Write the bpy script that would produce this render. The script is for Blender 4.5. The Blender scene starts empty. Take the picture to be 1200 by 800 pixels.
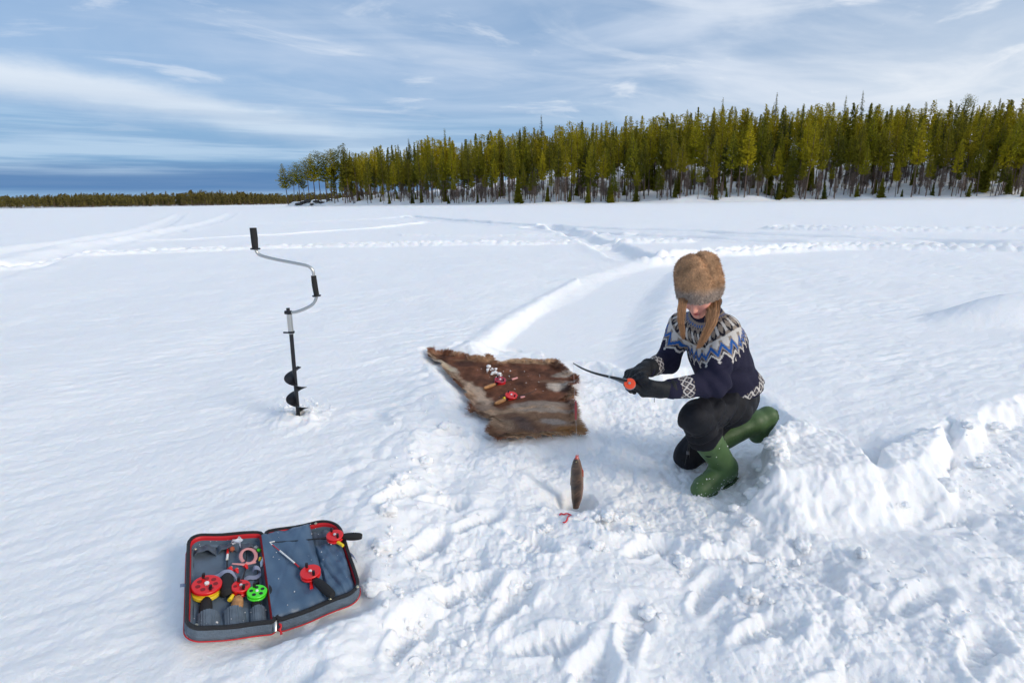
import bpy, math, random
import numpy as np
from mathutils import Vector, Matrix

sc = bpy.context.scene
C = sc.collection
# ------------------------------------------------------------------ camera
CAM_H = 1.38
PITCH, ROLL = math.radians(14.5), math.radians(-0.9)
cam_d = bpy.data.cameras.new('camera'); cam = bpy.data.objects.new('camera', cam_d); C.objects.link(cam)
cam_d.lens = 36 * 640 / 1200; cam_d.sensor_width = 36; cam_d.clip_start = .05; cam_d.clip_end = 9000
CAM_R = Matrix.Rotation(math.pi / 2 - PITCH, 3, 'X') @ Matrix.Rotation(ROLL, 3, 'Z')
cam.matrix_world = Matrix.Translation((0, 0, CAM_H)) @ CAM_R.to_4x4()
sc.camera = cam
# ------------------------------------------------------------------ sky and sun
SUN_EL, SUN_AZ = math.radians(27), math.atan2(.80, -.55)      # low sun, to the right and a little behind the viewer
SKY_K = .12
w = bpy.data.worlds.new('World'); sc.world = w; w.use_nodes = True
nt = w.node_tree; nt.nodes.clear()
class NG:
    """tiny helper to write node graphs as expressions"""
    def __init__(s, tree): s.t = tree
    def n(s, typ, ins=None, **kw):
        nd = s.t.nodes.new(typ)
        for k, v in kw.items(): setattr(nd, k, v)
        for k, v in (ins or {}).items(): s.put(nd.inputs[k], v)
        return nd
    def put(s, sock, v):
        if isinstance(v, bpy.types.NodeSocket): s.t.links.new(v, sock)
        elif isinstance(v, bpy.types.Node): s.t.links.new(v.outputs[0], sock)
        else: sock.default_value = v
    def m(s, op, a, b=0., c=0., clamp=False):
        nd = s.t.nodes.new('ShaderNodeMath'); nd.operation = op; nd.use_clamp = clamp
        for i, v in enumerate((a, b, c)): s.put(nd.inputs[i], v)
        return nd.outputs[0]
    def step(s, x, a, b):
        nd = s.t.nodes.new('ShaderNodeMapRange'); nd.interpolation_type = 'SMOOTHSTEP'
        for k, v in zip((0, 1, 2, 3, 4), (x, a, b, 0., 1.)): s.put(nd.inputs[k], v)
        return nd.outputs[0]
    def mix(s, f, a, b, blend='MIX'):
        nd = s.t.nodes.new('ShaderNodeMix'); nd.data_type = 'RGBA'; nd.blend_type = blend
        s.put(nd.inputs[0], f); s.put(nd.inputs[6], a); s.put(nd.inputs[7], b)
        return nd.outputs[2]
    def noise(s, vec, scale, detail=4., rough=.5, dist=0.):
        return s.n('ShaderNodeTexNoise', {'Vector': vec, 'Scale': scale, 'Detail': detail, 'Roughness': rough, 'Distortion': dist}).outputs[0]
    def xyz(s, x, y, z=0.): return s.n('ShaderNodeCombineXYZ', {0: x, 1: y, 2: z}).outputs[0]
g = NG(nt)
tc = g.n('ShaderNodeTexCoord'); sp = g.n('ShaderNodeSeparateXYZ', {0: tc.outputs['Generated']})
dx, dy, dz = sp.outputs
sky = g.n('ShaderNodeTexSky', sky_type='NISHITA', sun_disc=False, sun_elevation=SUN_EL, sun_rotation=SUN_AZ, air_density=1.0, dust_density=.6, ozone_density=2.0)
zc = g.m('MAXIMUM', dz, .015)
U = g.m('DIVIDE', dx, g.m('ADD', zc, .06)); V = g.m('DIVIDE', dy, g.m('ADD', zc, .06))      # the cloud deck seen as a plane overhead
# rotate the deck so that streaks run from far left to near right
ca, sa = math.cos(math.radians(28)), math.sin(math.radians(28))
A_ = g.m('ADD', g.m('MULTIPLY', U, ca), g.m('MULTIPLY', V, sa)); B_ = g.m('SUBTRACT', g.m('MULTIPLY', V, ca), g.m('MULTIPLY', U, sa))
veil = g.noise(g.xyz(g.m('MULTIPLY', A_, .45), g.m('MULTIPLY', B_, .7), 3.1), 1.3, 7., .55, .6)
wisp = g.noise(g.xyz(g.m('MULTIPLY', A_, .5), g.m('MULTIPLY', B_, 1.1), 7.7), 1.5, 7., .55, .8)
puff = g.noise(g.xyz(g.m('MULTIPLY', A_, .8), B_, 1.9), 1.6, 9., .6, .5)
az = g.m('ARCTAN2', dx, dy)                    # 0 straight ahead, + to the right
right = g.step(az, -.35, .85)
up = g.step(dz, .0, .38)
K = 1 / SKY_K
def col(r, gg, b): return (r * K, gg * K, b * K, 1)
base = g.mix(.72, g.mix(1., sky.outputs[0], (.98, 1.0, 1.05, 1), 'MULTIPLY'), col(.28, .42, .63))
# thin veil everywhere, denser overhead and to the right
veil_f = g.m('MULTIPLY', g.step(veil, .34, .66), g.m('ADD', .38, g.m('ADD', g.m('MULTIPLY', right, .32), g.m('MULTIPLY', up, .30))), clamp=True)
c1 = g.mix(veil_f, base, g.mix(right, col(.50, .61, .78), col(.72, .78, .88)))
wf = g.m('MULTIPLY', g.step(wisp, .50, .74), g.m('ADD', .22, g.m('MULTIPLY', right, .40)))
c2 = g.mix(wf, c1, col(.78, .83, .90))
pf = g.m('MULTIPLY', g.step(puff, .56, .72), g.m('ADD', .42, g.m('MULTIPLY', right, .35)))
c3 = g.mix(pf, c2, col(.82, .86, .92))
# one long bright streak from the left, sloping down to the tree tops
wn = g.noise(g.xyz(g.m('MULTIPLY', az, 2.), g.m('MULTIPLY', dz, 6.)), 2.2, 6., .6)
sy = g.m('SUBTRACT', g.m('ARCSINE', dz), g.m('ADD', g.m('MULTIPLY_ADD', az, -.135, .068), g.m('MULTIPLY', g.m('SUBTRACT', wn, .5), .07)))
streak = g.m('MULTIPLY', g.m('SUBTRACT', 1., g.step(g.m('ABSOLUTE', sy), .004, .040)), g.m('SUBTRACT', 1., g.step(az, -.25, .05)))
c4 = g.mix(g.m('MULTIPLY', streak, .75), c3, col(.80, .85, .91))
# pale warm-white glow low on the right
low = g.m('MULTIPLY', g.m('SUBTRACT', 1., g.step(dz, .10, .36)), g.step(az, .05, .75))
c4 = g.mix(g.m('MULTIPLY', low, g.m('MULTIPLY_ADD', veil, .9, .25)), c4, col(.80, .84, .89))
# blue-grey bank low on the left with lighter bars
bn = g.noise(g.xyz(g.m('MULTIPLY', az, 1.1), g.m('MULTIPLY', dz, 22.), 4.), 2.0, 6., .55)
clear = g.m('MULTIPLY', g.m('SUBTRACT', 1., g.step(dz, .07, .19)), g.m('SUBTRACT', 1., right))
c5 = g.mix(g.m('MULTIPLY', clear, .75), c4, g.mix(g.step(bn, .42, .64), col(.16, .34, .58), col(.42, .58, .76)))
bank = g.m('MULTIPLY', g.m('MULTIPLY', g.step(g.m('ADD', dz, g.m('MULTIPLY', g.m('SUBTRACT', bn, .5), .035)), .012, .026), g.m('SUBTRACT', 1., g.step(g.m('ADD', dz, g.m('MULTIPLY', g.m('SUBTRACT', bn, .5), .05)), .042, .070))), g.m('SUBTRACT', 1., g.step(az, -.35, .25)))
c6 = g.mix(g.m('MULTIPLY', bank, .85), c5, col(.085, .20, .42))
bg = g.n('ShaderNodeBackground', {'Color': c6, 'Strength': SKY_K}); out = g.n('ShaderNodeOutputWorld', {0: bg})
sun_d = bpy.data.lights.new('sun', 'SUN'); sun = bpy.data.objects.new('sun', sun_d); C.objects.link(sun)
sun_d.energy = 2.05; sun_d.angle = math.radians(19); sun_d.color = (1, .90, .76)
to_sun = Vector((math.sin(SUN_AZ) * math.cos(SUN_EL), math.cos(SUN_AZ) * math.cos(SUN_EL), math.sin(SUN_EL)))
sun.rotation_euler = to_sun.to_track_quat('Z', 'Y').to_euler()
vs = sc.view_settings; vs.view_transform = 'Standard'; vs.look = 'None'; vs.exposure = .10; vs.gamma = 1
sc.cycles.max_bounces = 5; sc.cycles.use_adaptive_sampling = True; sc.cycles.adaptive_threshold = .03

# ------------------------------------------------------------------ helpers
def gp(px, py, z=0.):
    """the point of the plane at height z that the photograph shows at (px, py): used to survey positions"""
    d = CAM_R @ Vector(((px - 600) / 640, -(py - 400) / 640, -1)); t = (z - CAM_H) / d.z
    return np.array((d.x * t, d.y * t, z))
def ph(px, py, Y):
    d = CAM_R @ Vector(((px - 600) / 640, -(py - 400) / 640, -1)); t = Y / d.y
    return np.array((d.x * t, Y, CAM_H + d.z * t))
def hash2(ix, iy, s):
    h = (ix.astype(np.int64) * 374761393 + iy.astype(np.int64) * 668265263 + s * 1442695041) & 0xffffffff
    h = ((h ^ (h >> 13)) * 1274126177) & 0xffffffff
    h = ((h ^ (h >> 16)) * 2246822519) & 0xffffffff
    return ((h ^ (h >> 15)) & 0xffffff) / float(0xffffff)
def perlin(x, y, s=0):
    ix = np.floor(x); iy = np.floor(y); fx = x - ix; fy = y - iy
    u = fx * fx * fx * (fx * (fx * 6 - 15) + 10); v = fy * fy * fy * (fy * (fy * 6 - 15) + 10)
    def gr(a, b):
        t = hash2(ix + a, iy + b, s) * 6.2831853
        return np.cos(t) * (fx - a) + np.sin(t) * (fy - b)
    n00, n10, n01, n11 = gr(0, 0), gr(1, 0), gr(0, 1), gr(1, 1)
    return ((n00 * (1 - u) + n10 * u) * (1 - v) + (n01 * (1 - u) + n11 * u) * v) * 1.4
def fbm(x, y, o=4, s=0, gain=.5):
    a, t = 1., 0.
    for i in range(o): t = t + a * perlin(x * 2 ** i, y * 2 ** i, s + i * 7); a *= gain
    return t
def worley(x, y, s=0):
    ix = np.floor(x); iy = np.floor(y); best = np.full(x.shape, 9.)
    for a in (-1, 0, 1):
        for b in (-1, 0, 1):
            cx = ix + a + hash2(ix + a, iy + b, s); cy = iy + b + hash2(ix + a, iy + b, s + 91)
            best = np.minimum(best, (x - cx) ** 2 + (y - cy) ** 2)
    return np.sqrt(best)
def lumps(x, y, s=0):
    """rounded clods of different size, 0..1"""
    w_ = worley(x, y, s); return np.clip(1 - w_ * w_ * 1.6, 0, 1)
def ss(x, a, b):
    t = np.clip((x - a) / (b - a), 0, 1); return t * t * (3 - 2 * t)
def seg_d(x, y, pts):
    """distance to a polyline and arc length along it"""
    best = np.full(x.shape, 1e9); arc = np.zeros(x.shape); side = np.zeros(x.shape); L = 0.
    for (ax, ay), (bx, by) in zip(pts[:-1], pts[1:]):
        vx, vy = bx - ax, by - ay; l = math.hypot(vx, vy) + 1e-9
        t = np.clip(((x - ax) * vx + (y - ay) * vy) / l / l, 0, 1)
        d = np.hypot(x - ax - t * vx, y - ay - t * vy); m_ = d < best
        best = np.where(m_, d, best); arc = np.where(m_, L + t * l, arc)
        side = np.where(m_, np.sign((x - ax) * vy - (y - ay) * vx), side); L += l
    return best, arc, side
def poly_sd(x, y, pts):
    """signed distance to a polygon, negative inside"""
    n = len(pts); d, _, _ = seg_d(x, y, list(pts) + [pts[0]]); ins = np.zeros(x.shape, bool)
    for i in range(n):
        ax, ay = pts[i]; bx, by = pts[(i + 1) % n]
        if ay == by: continue
        c = (ay > y) != (by > y)
        ins ^= c & (x < (bx - ax) * (y - ay) / (by - ay) + ax)
    return np.where(ins, -d, d)
def smooth_pts(pts, it=2):
    p = [tuple(q[:2]) for q in pts]
    for _ in range(it):
        q = [p[0]]
        for a, b in zip(p[:-1], p[1:]):
            q += [(a[0] * .75 + b[0] * .25, a[1] * .75 + b[1] * .25), (a[0] * .25 + b[0] * .75, a[1] * .25 + b[1] * .75)]
        p = q + [p[-1]]
    return p
def survey(pix, z=0.): return [tuple(gp(px, py, z)[:2]) for px, py in pix]

def new_mesh(name, V_, F_, smooth=True, cols=None, mats=(), mi=None):
    V_ = np.asarray(V_, np.float32); me = bpy.data.meshes.new(name)
    if isinstance(F_, np.ndarray):
        k = F_.shape[1]; nf = len(F_)
        me.vertices.add(len(V_)); me.vertices.foreach_set('co', V_.ravel())
        me.loops.add(nf * k); me.loops.foreach_set('vertex_index', F_.astype(np.int32).ravel())
        me.polygons.add(nf); me.polygons.foreach_set('loop_start', np.arange(0, nf * k, k, dtype=np.int32))
        me.update(calc_edges=True)
    else:
        me.from_pydata(V_.tolist(), [], F_)
    if smooth: me.polygons.foreach_set('use_smooth', np.ones(len(me.polygons), bool))
    if cols is not None:
        a = me.color_attributes.new('Col', 'FLOAT_COLOR', 'POINT'); c4_ = np.ones((len(V_), 4), np.float32); c4_[:, :3] = cols
        a.data.foreach_set('color', c4_.ravel())
    for m_ in mats: me.materials.append(m_)
    if mi is not None: me.polygons.foreach_set('material_index', np.asarray(mi, np.int32))
    return me
def link(name, me, parent=None):
    o = bpy.data.objects.new(name, me); C.objects.link(o)
    if parent is not None: o.parent = parent
    return o
def tag(o, label=None, cat=None, group=None, kind=None):
    if label: o['label'] = label
    if cat: o['category'] = cat
    if group: o['group'] = group
    if kind: o['kind'] = kind
    return o
def empty(name, loc=(0, 0, 0), rz=0.):
    o = bpy.data.objects.new(name, None); C.objects.link(o); o.location = loc; o.rotation_euler = (0, 0, rz); o.empty_display_size = .1
    return o
class MB:
    """collects shapes into one mesh, each with a material slot"""
    def __init__(s): s.v = []; s.f = []; s.m = []; s.mats = []
    def slot(s, mat):
        if mat not in s.mats: s.mats.append(mat)
        return s.mats.index(mat)
    def add(s, V_, F_, mat):
        k = len(s.v); s.v += [tuple(map(float, p)) for p in V_]; i = s.slot(mat)
        for f in F_: s.f.append(tuple(int(q) + k for q in f)); s.m.append(i)
        return s
    def tube(s, pts, rad, mat, seg=10, caps=True, flat=1., up=None):
        pts = [Vector(p) for p in pts]; n = len(pts)
        if not hasattr(rad, '__len__'): rad = [rad] * n
        V_, F_ = [], []; prev = None
        for i, p in enumerate(pts):
            t = (pts[min(i + 1, n - 1)] - pts[max(i - 1, 0)]).normalized()
            if prev is None:
                ref = Vector(up) if up is not None else (Vector((0, 0, 1)) if abs(t.z) < .9 else Vector((1, 0, 0)))
                a = (ref - t * ref.dot(t)).normalized()
            else: a = (prev - t * prev.dot(t)).normalized()
            prev = a; b = t.cross(a)
            for k in range(seg):
                th = 2 * math.pi * k / seg; V_.append(p + (a * math.cos(th) * flat + b * math.sin(th)) * rad[i])
        for i in range(n - 1):
            for k in range(seg):
                a0 = i * seg + k; b0 = i * seg + (k + 1) % seg; F_.append((a0, b0, b0 + seg, a0 + seg))
        if caps: F_.append(tuple(range(seg))[::-1]); F_.append(tuple(range((n - 1) * seg, n * seg)))
        return s.add(V_, F_, mat)
    def disc(s, c, axis, r, h, mat, seg=28, bev=.0):
        """a short cylinder centred at c along axis"""
        c = Vector(c); a = Vector(axis).normalized()
        if bev: pts = [c - a * h / 2, c - a * (h / 2 - bev), c + a * (h / 2 - bev), c + a * h / 2]; rr = [r - bev, r, r, r - bev]
        else: pts = [c - a * h / 2, c + a * h / 2]; rr = [r, r]
        return s.tube(pts, rr, mat, seg)
    def box(s, c, sx, sy, sz, mat, M=None, bev=0.):
        bm = bpy.data.meshes.new('t'); import bmesh
        b = bmesh.new(); bmesh.ops.create_cube(b, size=1.)
        for v in b.verts: v.co = Vector((v.co.x * sx, v.co.y * sy, v.co.z * sz))
        if bev: bmesh.ops.bevel(b, geom=b.edges[:], offset=bev, segments=2, affect='EDGES')
        b.verts.ensure_lookup_table()
        V_ = [(M @ v.co if M is not None else v.co) + Vector(c) for v in b.verts]; F_ = [tuple(v.index for v in f.verts) for f in b.faces]
        b.free(); bpy.data.meshes.remove(bm)
        return s.add(V_, F_, mat)
    def xf(s, M, start=0): s.v[start:] = [tuple(M @ Vector(p)) for p in s.v[start:]]; return s
    def build(s, name, parent=None, smooth=True, cols=None, loc=None):
        me = new_mesh(name, np.array(s.v, np.float32), s.f, False, cols, s.mats, s.m)
        if smooth:
            me.polygons.foreach_set('use_smooth', np.ones(len(me.polygons), bool))
            try: me.set_sharp_from_angle(angle=math.radians(40))
            except Exception: pass
        o = link(name, me, parent)
        return o

def mat(name, colr, rough=.6, metal=0., bump=0., bscale=60., var=0., vscale=8., coat=0., spec=.5, attr=False, sheen=0., bdetail=4., rot=None):
    m_ = bpy.data.materials.new(name); m_.use_nodes = True; t = m_.node_tree; q = NG(t)
    p = t.nodes['Principled BSDF']; co = q.n('ShaderNodeTexCoord').outputs['Object']
    c = (*colr, 1)
    if attr: c = q.n('ShaderNodeVertexColor', layer_name='Col').outputs[0]
    if var:
        nz = q.step(q.noise(co, vscale, 5., .6), .3, .7)
        dark = q.mix(1., c, (1 - var, 1 - var, 1 - var, 1), 'MULTIPLY'); lite = q.mix(1., c, (1 + var, 1 + var, 1 + var, 1), 'MULTIPLY')
        c = q.mix(nz, dark, lite)
    q.put(p.inputs['Base Color'], c); p.inputs['Roughness'].default_value = rough; p.inputs['Metallic'].default_value = metal
    p.inputs['Specular IOR Level'].default_value = spec; p.inputs['Coat Weight'].default_value = coat; p.inputs['Sheen Weight'].default_value = sheen
    if bump:
        b = q.n('ShaderNodeBump', {'Height': q.noise(co, bscale, bdetail, .6), 'Strength': bump, 'Distance': .01}); q.put(p.inputs['Normal'], b)
    return m_

# ------------------------------------------------------------------ snow surface
TRENCH = survey([(556, 412), (520, 452), (512, 480), (478, 540), (452, 590), (438, 640), (432, 700), (405, 760), (380, 850), (300, 1100), (900, 1500), (1900, 900),
                 (1500, 400), (1200, 464), (1150, 484), (1126, 505), (1112, 490), (1098, 500), (1060, 520), (1030, 518), (1000, 512), (974, 506), (944, 496), (918, 480), (890, 462), (860, 440), (800, 430), (740, 440), (700, 415)])
TRACK = survey([(700, 470), (556, 412), (600, 376), (640, 349), (690, 323), (740, 309), (790, 302), (830, 304), (800, 316), (778, 345), (765, 385), (764, 430), (770, 460)])
PIT = survey([(640, 500), (700, 478), (790, 470), (850, 480), (905, 505), (905, 540), (900, 590), (885, 625), (800, 612), (720, 600), (640, 590), (615, 545)], -.1)
BLOCK = survey([(903, 522), (920, 503), (948, 499), (984, 511), (1010, 531), (1016, 546), (985, 551), (938, 553), (912, 556)], .05)
BANK = survey([(1034, 527), (1060, 516), (1102, 500), (1094, 520), (1074, 541), (1048, 547)], .04)
TONGUE_ = survey([(1035, 535), (1058, 520), (1098, 502), (1088, 530), (1100, 562), (1070, 585), (1050, 570)], 0)
CHANNEL = smooth_pts(survey([(880, 632), (940, 648), (1000, 690), (1025, 706)], -.1))
CHAN2 = smooth_pts(survey([(1000, 525), (1040, 575), (1110, 610), (1160, 600), (1250, 545)], -.08))
RIDGE2 = smooth_pts(survey([(1020, 720), (1080, 670), (1150, 625), (1280, 560)], -.1))
def tr(pix, wdt, dep, rim, kind, amp=1.): return (smooth_pts(survey(pix)), wdt, dep, rim, kind, amp)
TRACKS = [
    tr([(-160, 325), (60, 303), (130, 298), (250, 293), (330, 290), (420, 288), (520, 287), (600, 286), (700, 285), (790, 283)], .26, .12, .06, 'foot'),
    tr([(760, 305), (830, 299), (900, 295), (970, 291), (1080, 292), (1300, 297)], .22, .12, .08, 'foot'),
    tr([(480, 254), (560, 261), (640, 266), (720, 270), (800, 272), (880, 276), (960, 279), (1060, 282), (1300, 293)], .55, .24, .12, 'sled'),
    tr([(620, 268), (720, 276), (800, 279), (880, 283), (960, 286), (1060, 287), (1300, 291)], .35, .16, .09, 'sled'),
    tr([(640, 264), (680, 277), (712, 288), (750, 304)], .40, .16, .04, 'sled'),
    tr([(480, 276), (640, 277), (760, 275)], .22, .05, .03, 'foot'),
    tr([(-160, 318), (60, 287), (130, 277), (190, 266), (215, 249)], .6, .12, .06, 'sled'),
    tr([(-160, 356), (60, 300), (130, 285), (200, 271), (260, 258), (275, 248)], .6, .12, .06, 'sled'),
    tr([(160, 283), (260, 279), (330, 275), (400, 270), (460, 266), (500, 260)], .4, .12, .06, 'sled'),
    tr([(-160, 261), (60, 256), (150, 252), (260, 249)], .7, .10, .05, 'sled'),
    tr([(920, 268), (1000, 270), (1080, 270), (1300, 272)], .45, .12, .07, 'foot'),
    tr([(300, 262), (420, 258), (480, 254)], .6, .10, .05, 'sled')]
PRINTS = []
_r = random.Random(4)
for px, py, a, l in [(500, 655, 75, .30), (470, 600, 60, .28), (545, 700, 40, .27), (560, 560, 80, .26), (520, 600, 20, .25), (620, 640, -30, .26), (600, 710, 70, .28), (690, 670, 10, .26), (760, 640, 40, .26),
                     (640, 760, 20, .28), (740, 740, 80, .3), (560, 780, -20, .28), (830, 690, 60, .28), (900, 740, 30, .3), (860, 650, 5, .26), (1000, 740, 60, .28), (1080, 700, 35, .3), (1120, 600, 20, .26), (1110, 540, 60, .22),
                     (450, 520, 85, .22), (530, 520, 60, .24), (480, 760, 85, .28), (700, 620, 0, .2), (790, 790, 30, .3), (690, 800, 70, .3), (1150, 760, 50, .3), (1000, 800, 20, .3), (1160, 660, 40, .26), (560, 620, 50, .26)]:
    q = gp(px, py, -.1); PRINTS.append((q[0], q[1], math.radians(a), l))
CASE_PX = dict(TL=(220, 626, .13), TM=(309, 622, .10), BL=(217, 738, .10), BM=(324, 728, .03), TR=(396, 606, .08), BR=(424, 690, .05))
CASE_PT = {k: gp(*v) for k, v in CASE_PX.items()}
HOLE = gp(675.5, 585, -.165)
AUGER = gp(349, 492, 0.)
HIDE_FLAT = survey([(503, 417), (565, 425), (600, 424), (655, 422), (677, 446), (670, 467), (680, 492), (690, 503), (634, 509), (579, 518), (568, 486), (545, 465), (525, 448), (511, 432)], -.045)
SHORE = [(-111, 279), (-70, 245), (-31, 211), (5, 172), (36, 158), (56, 148), (84, 138), (108, 120), (160, 92), (260, 50), (600, -60), (2500, -400), (2500, 2500), (60, 2500), (20, 900), (-60, 420), (-100, 320)]

def land_h(X, Y):
    d = -poly_sd(X, Y, SHORE)          # metres inland
    n = fbm(X * .03, Y * .03, 3, 50); d2 = d + n * 6
    slope = .10 + .11 * ss(X, -60, 90)
    h = (.7 + 1.1 * ss(X, -20, -75)) * ss(d, -.5, 4) * (1 + .6 * fbm(X * .15, Y * .15, 2, 60)) + np.maximum(d2 - 4, 0) * slope * (1 - .5 * ss(d, 60, 200))
    h += .35 * ss(d, 1, 6) * fbm(X * .35, Y * .35, 2, 61)
    h = np.minimum(h, 16 + 4 * n)
    return np.where(d > -.6, np.maximum(h, 0), 0)

def ground_h(X, Y):
    X = np.asarray(X, float); Y = np.asarray(Y, float); shp = X.shape; X = X.ravel(); Y = Y.ravel()
    Z = np.zeros(X.shape); R_ = np.hypot(X, Y)
    # slow swells and the wind-packed crust of the untouched snow
    Z += .035 * fbm(X * .28, Y * .28, 2, 1) * ss(R_, 0, 3) + .012 * fbm(X * 1.3, Y * 1.3, 2, 3)
    near = R_ < 34
    x, y = X[near], Y[near]
    a = math.radians(24); xr = x * math.cos(a) + y * math.sin(a); yr = -x * math.sin(a) + y * math.cos(a)
    rip = fbm(xr * 3.2 + .3 * perlin(x * 2, y * 2, 9), yr * 8.5, 3, 11, .55)
    h = Z[near] + .0115 * rip * (.6 + .5 * perlin(x * .8, y * .8, 12)) + .0022 * fbm(x * 22, y * 22, 2, 13)
    d9 = (x > -1e9) & (np.hypot(x, y) < 14)
    xx, yy = x[d9], y[d9]; hh = h[d9]
    wx = xx + .05 * fbm(xx * 5, yy * 5, 3, 20); wy = yy + .05 * fbm(xx * 5 + 9, yy * 5, 3, 21)
    wxs = xx + .018 * fbm(xx * 11, yy * 11, 2, 22); wys = yy + .018 * fbm(xx * 11 + 5, yy * 11, 2, 23)
    # the lane of an earlier sled circle, a hand deep
    dk = poly_sd(xx + .02 * fbm(xx * 4, yy * 4, 2, 24), yy, TRACK)
    rw = ss(xx, .35, 1.0); kin = 1 - ss(dk, -.17 - .22 * rw, .03 + .10 * rw)
    hh = hh * (1 - .5 * kin) - .10 * kin + .025 * np.exp(-((dk - .07) / .09) ** 2) * (xx < 1.2)
    # dug-out, trampled ground
    dt = poly_sd(wx, wy, TRENCH)
    lft = ss(xx, .9, .2); edge = .10 + .05 * perlin(xx * 3, yy * 3, 26) + lft * (.22 + .14 * perlin(xx * 2, yy * 2, 27))
    tin = 1 - ss(dt, -edge, .02)
    gx_, gy_ = xx + .03 * fbm(xx * 9, yy * 9, 2, 37), yy + .03 * fbm(xx * 9, yy * 9, 2, 38); clod = lumps(gx_ * 6, gy_ * 6, 30) * .5 + lumps(gx_ * 13, gy_ * 13, 31) * .32 + lumps(gx_ * 29, gy_ * 29, 32) * .22
    big = fbm(xx * 2.3, yy * 2.3, 3, 33)
    chop = ss(fbm(xx * 1.1, yy * 1.1, 2, 34), -.35, .35)
    rough = .030 * big + clod * (.018 + .020 * chop) + .0065 * (.5 + chop) * fbm(xx * 13, yy * 13, 5, 35, .66) - .018
    lev = -.105 - .035 * ss(xx, 1.2, 2.0) + .03 * lft + rough
    kt = np.clip(tin, 0, 1) * (1 - .0 * kin)
    # calmer snow where the lane meets the dig
    hh = hh * (1 - kt) + np.where(kin > .5, np.maximum(lev * .45 - .075, lev), lev) * kt
    rimz = np.exp(-((dt - .03) / .07) ** 2) * ss(xx, 2.6, 1.0) 
    hh += rimz * (.008 + .028 * clod) * ss(perlin(xx * 2.2, yy * 2.2, 28), -.5, .4)
    # the deeper floor where she kneels
    dp = poly_sd(wx, wy, PIT); pin = 1 - ss(dp, -.15, .17)
    hh = hh * (1 - pin) + (-.17 + .025 * big + .022 * clod + .010 * fbm(xx * 14, yy * 14, 5, 36, .66)) * pin
    # diagonal trenches and the ridge on the right
    for pts, wd, dep in ((CHANNEL, .10, -.085), (CHAN2, .13, -.07), (RIDGE2, .22, .05)):
        dd, _, _ = seg_d(wx, wy, pts); hh += dep * .8 * np.exp(-(dd / wd) ** 2)
    # the cut block of wind-packed snow and the tongue beside it
    gul = .22 * fbm(xx * 5 + 3, yy * 5, 4, 43)
    for poly, tp, wl, wf, wr in ((BLOCK, .075, .07, .25, .13), (BANK, .05, .05, .20, .08)):
        db = poly_sd(wxs, wys, poly); cxp, cyp = np.mean(poly, 0)
        dirx, diry = xx - cxp, yy - cyp; dn = np.hypot(dirx, diry) + 1e-6; fr = np.clip(-diry / dn, 0, 1) ** 1.5; lf_ = np.clip(-dirx / dn, 0, 1)
        wd = wr + (wf - wr) * fr + (wl - wr) * lf_ * (1 - fr); t = np.clip(db / (wd * (1 + gul)), 0, 1); sh = 1 - (t * .55 + .45 * ss(t, 0, 1))
        top = tp + .010 * perlin(xx * 7, yy * 7, 40) + .006 * fbm(xx * 22, yy * 22, 3, 41)
        hh = np.maximum(hh, hh * (1 - sh) + top * sh + .022 * clod * sh * (1 - sh) * 2.5 + .006 * fbm(xx * 26, yy * 26, 3, 49) * ss(sh, .05, .3))
    # heap of thrown-out clods behind the boot
    for cx, cy, rr, am in [(*gp(932, 514, 0)[:2], .10, .03), (*gp(905, 532, -.05)[:2], .12, .05), (*gp(893, 560, -.1)[:2], .13, .05), (*gp(884, 600, -.15)[:2], .12, .04), (*gp(712, 622, -.12)[:2], .16, .03), (*gp(620, 660, -.12)[:2], .2, .03)]:
        dd = np.hypot(xx + .35 * (wx - xx) - cx, yy + .35 * (wy - yy) - cy) / rr; hh += am * .8 * np.sqrt(np.clip(1 - dd ** 2, 0, 1)) * (1 + .55 * fbm(xx * 13, yy * 13, 4, 43, .6))
    # a rounded drift far right
    cx, cy = gp(1215, 372, 0)[:2]; dd = np.hypot((xx - cx) / 1.5, (yy - cy) / .55); hh += .27 * ss(1 - dd, 0, .8)
    # boot prints
    for px, py, a, l in PRINTS[::2] + PRINTS[1::4]:
        m_ = (np.abs(xx - px) < .4) & (np.abs(yy - py) < .4)
        if not m_.any(): continue
        ux = (xx[m_] - px) * math.cos(a) + (yy[m_] - py) * math.sin(a); uy = -(xx[m_] - px) * math.sin(a) + (yy[m_] - py) * math.cos(a)
        uy = uy + .02 * np.sin(ux * 12)
        e = np.sqrt((ux / (l * .5)) ** 2 + (uy / (.055 + .012 * np.sign(ux))) ** 2)
        tread = .004 * np.sign(np.sin(ux * 190)) * (np.abs(uy) < .035)
        hh[m_] += (-.030 + tread) * (1 - ss(e, .45, 1.15)) + .010 * np.exp(-((e - 1.25) / .25) ** 2)
    # the ice hole, and a hand-wide melt hollow round it
    dh = np.hypot(xx - HOLE[0], yy - HOLE[1]); m1 = 1 - ss(dh, .10, .26); hh = hh * (1 - m1 * .85) + (-.150) * m1 * .85
    dh = np.hypot(xx - HOLE[0] - .010 * fbm(xx * 20, yy * 20, 2, 44), yy - HOLE[1])
    hh += -.030 * (1 - ss(dh, .08, .22)); hh = np.where(dh < .14, hh - .15 * (1 - ss(dh, .060, .118)), hh)
    # snow flattened under the hide
    dhd = poly_sd(xx, yy, HIDE_FLAT); m1 = 1 - ss(dhd, -.05, .12); hh = hh * (1 - m1) + (-.062 + .35 * (np.clip(hh, -.12, .02) + .062) + .0 * xx) * m1
    # snow pressed by the tackle case
    cc = (CASE_PT['TL'] + CASE_PT['BM']) / 2
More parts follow.
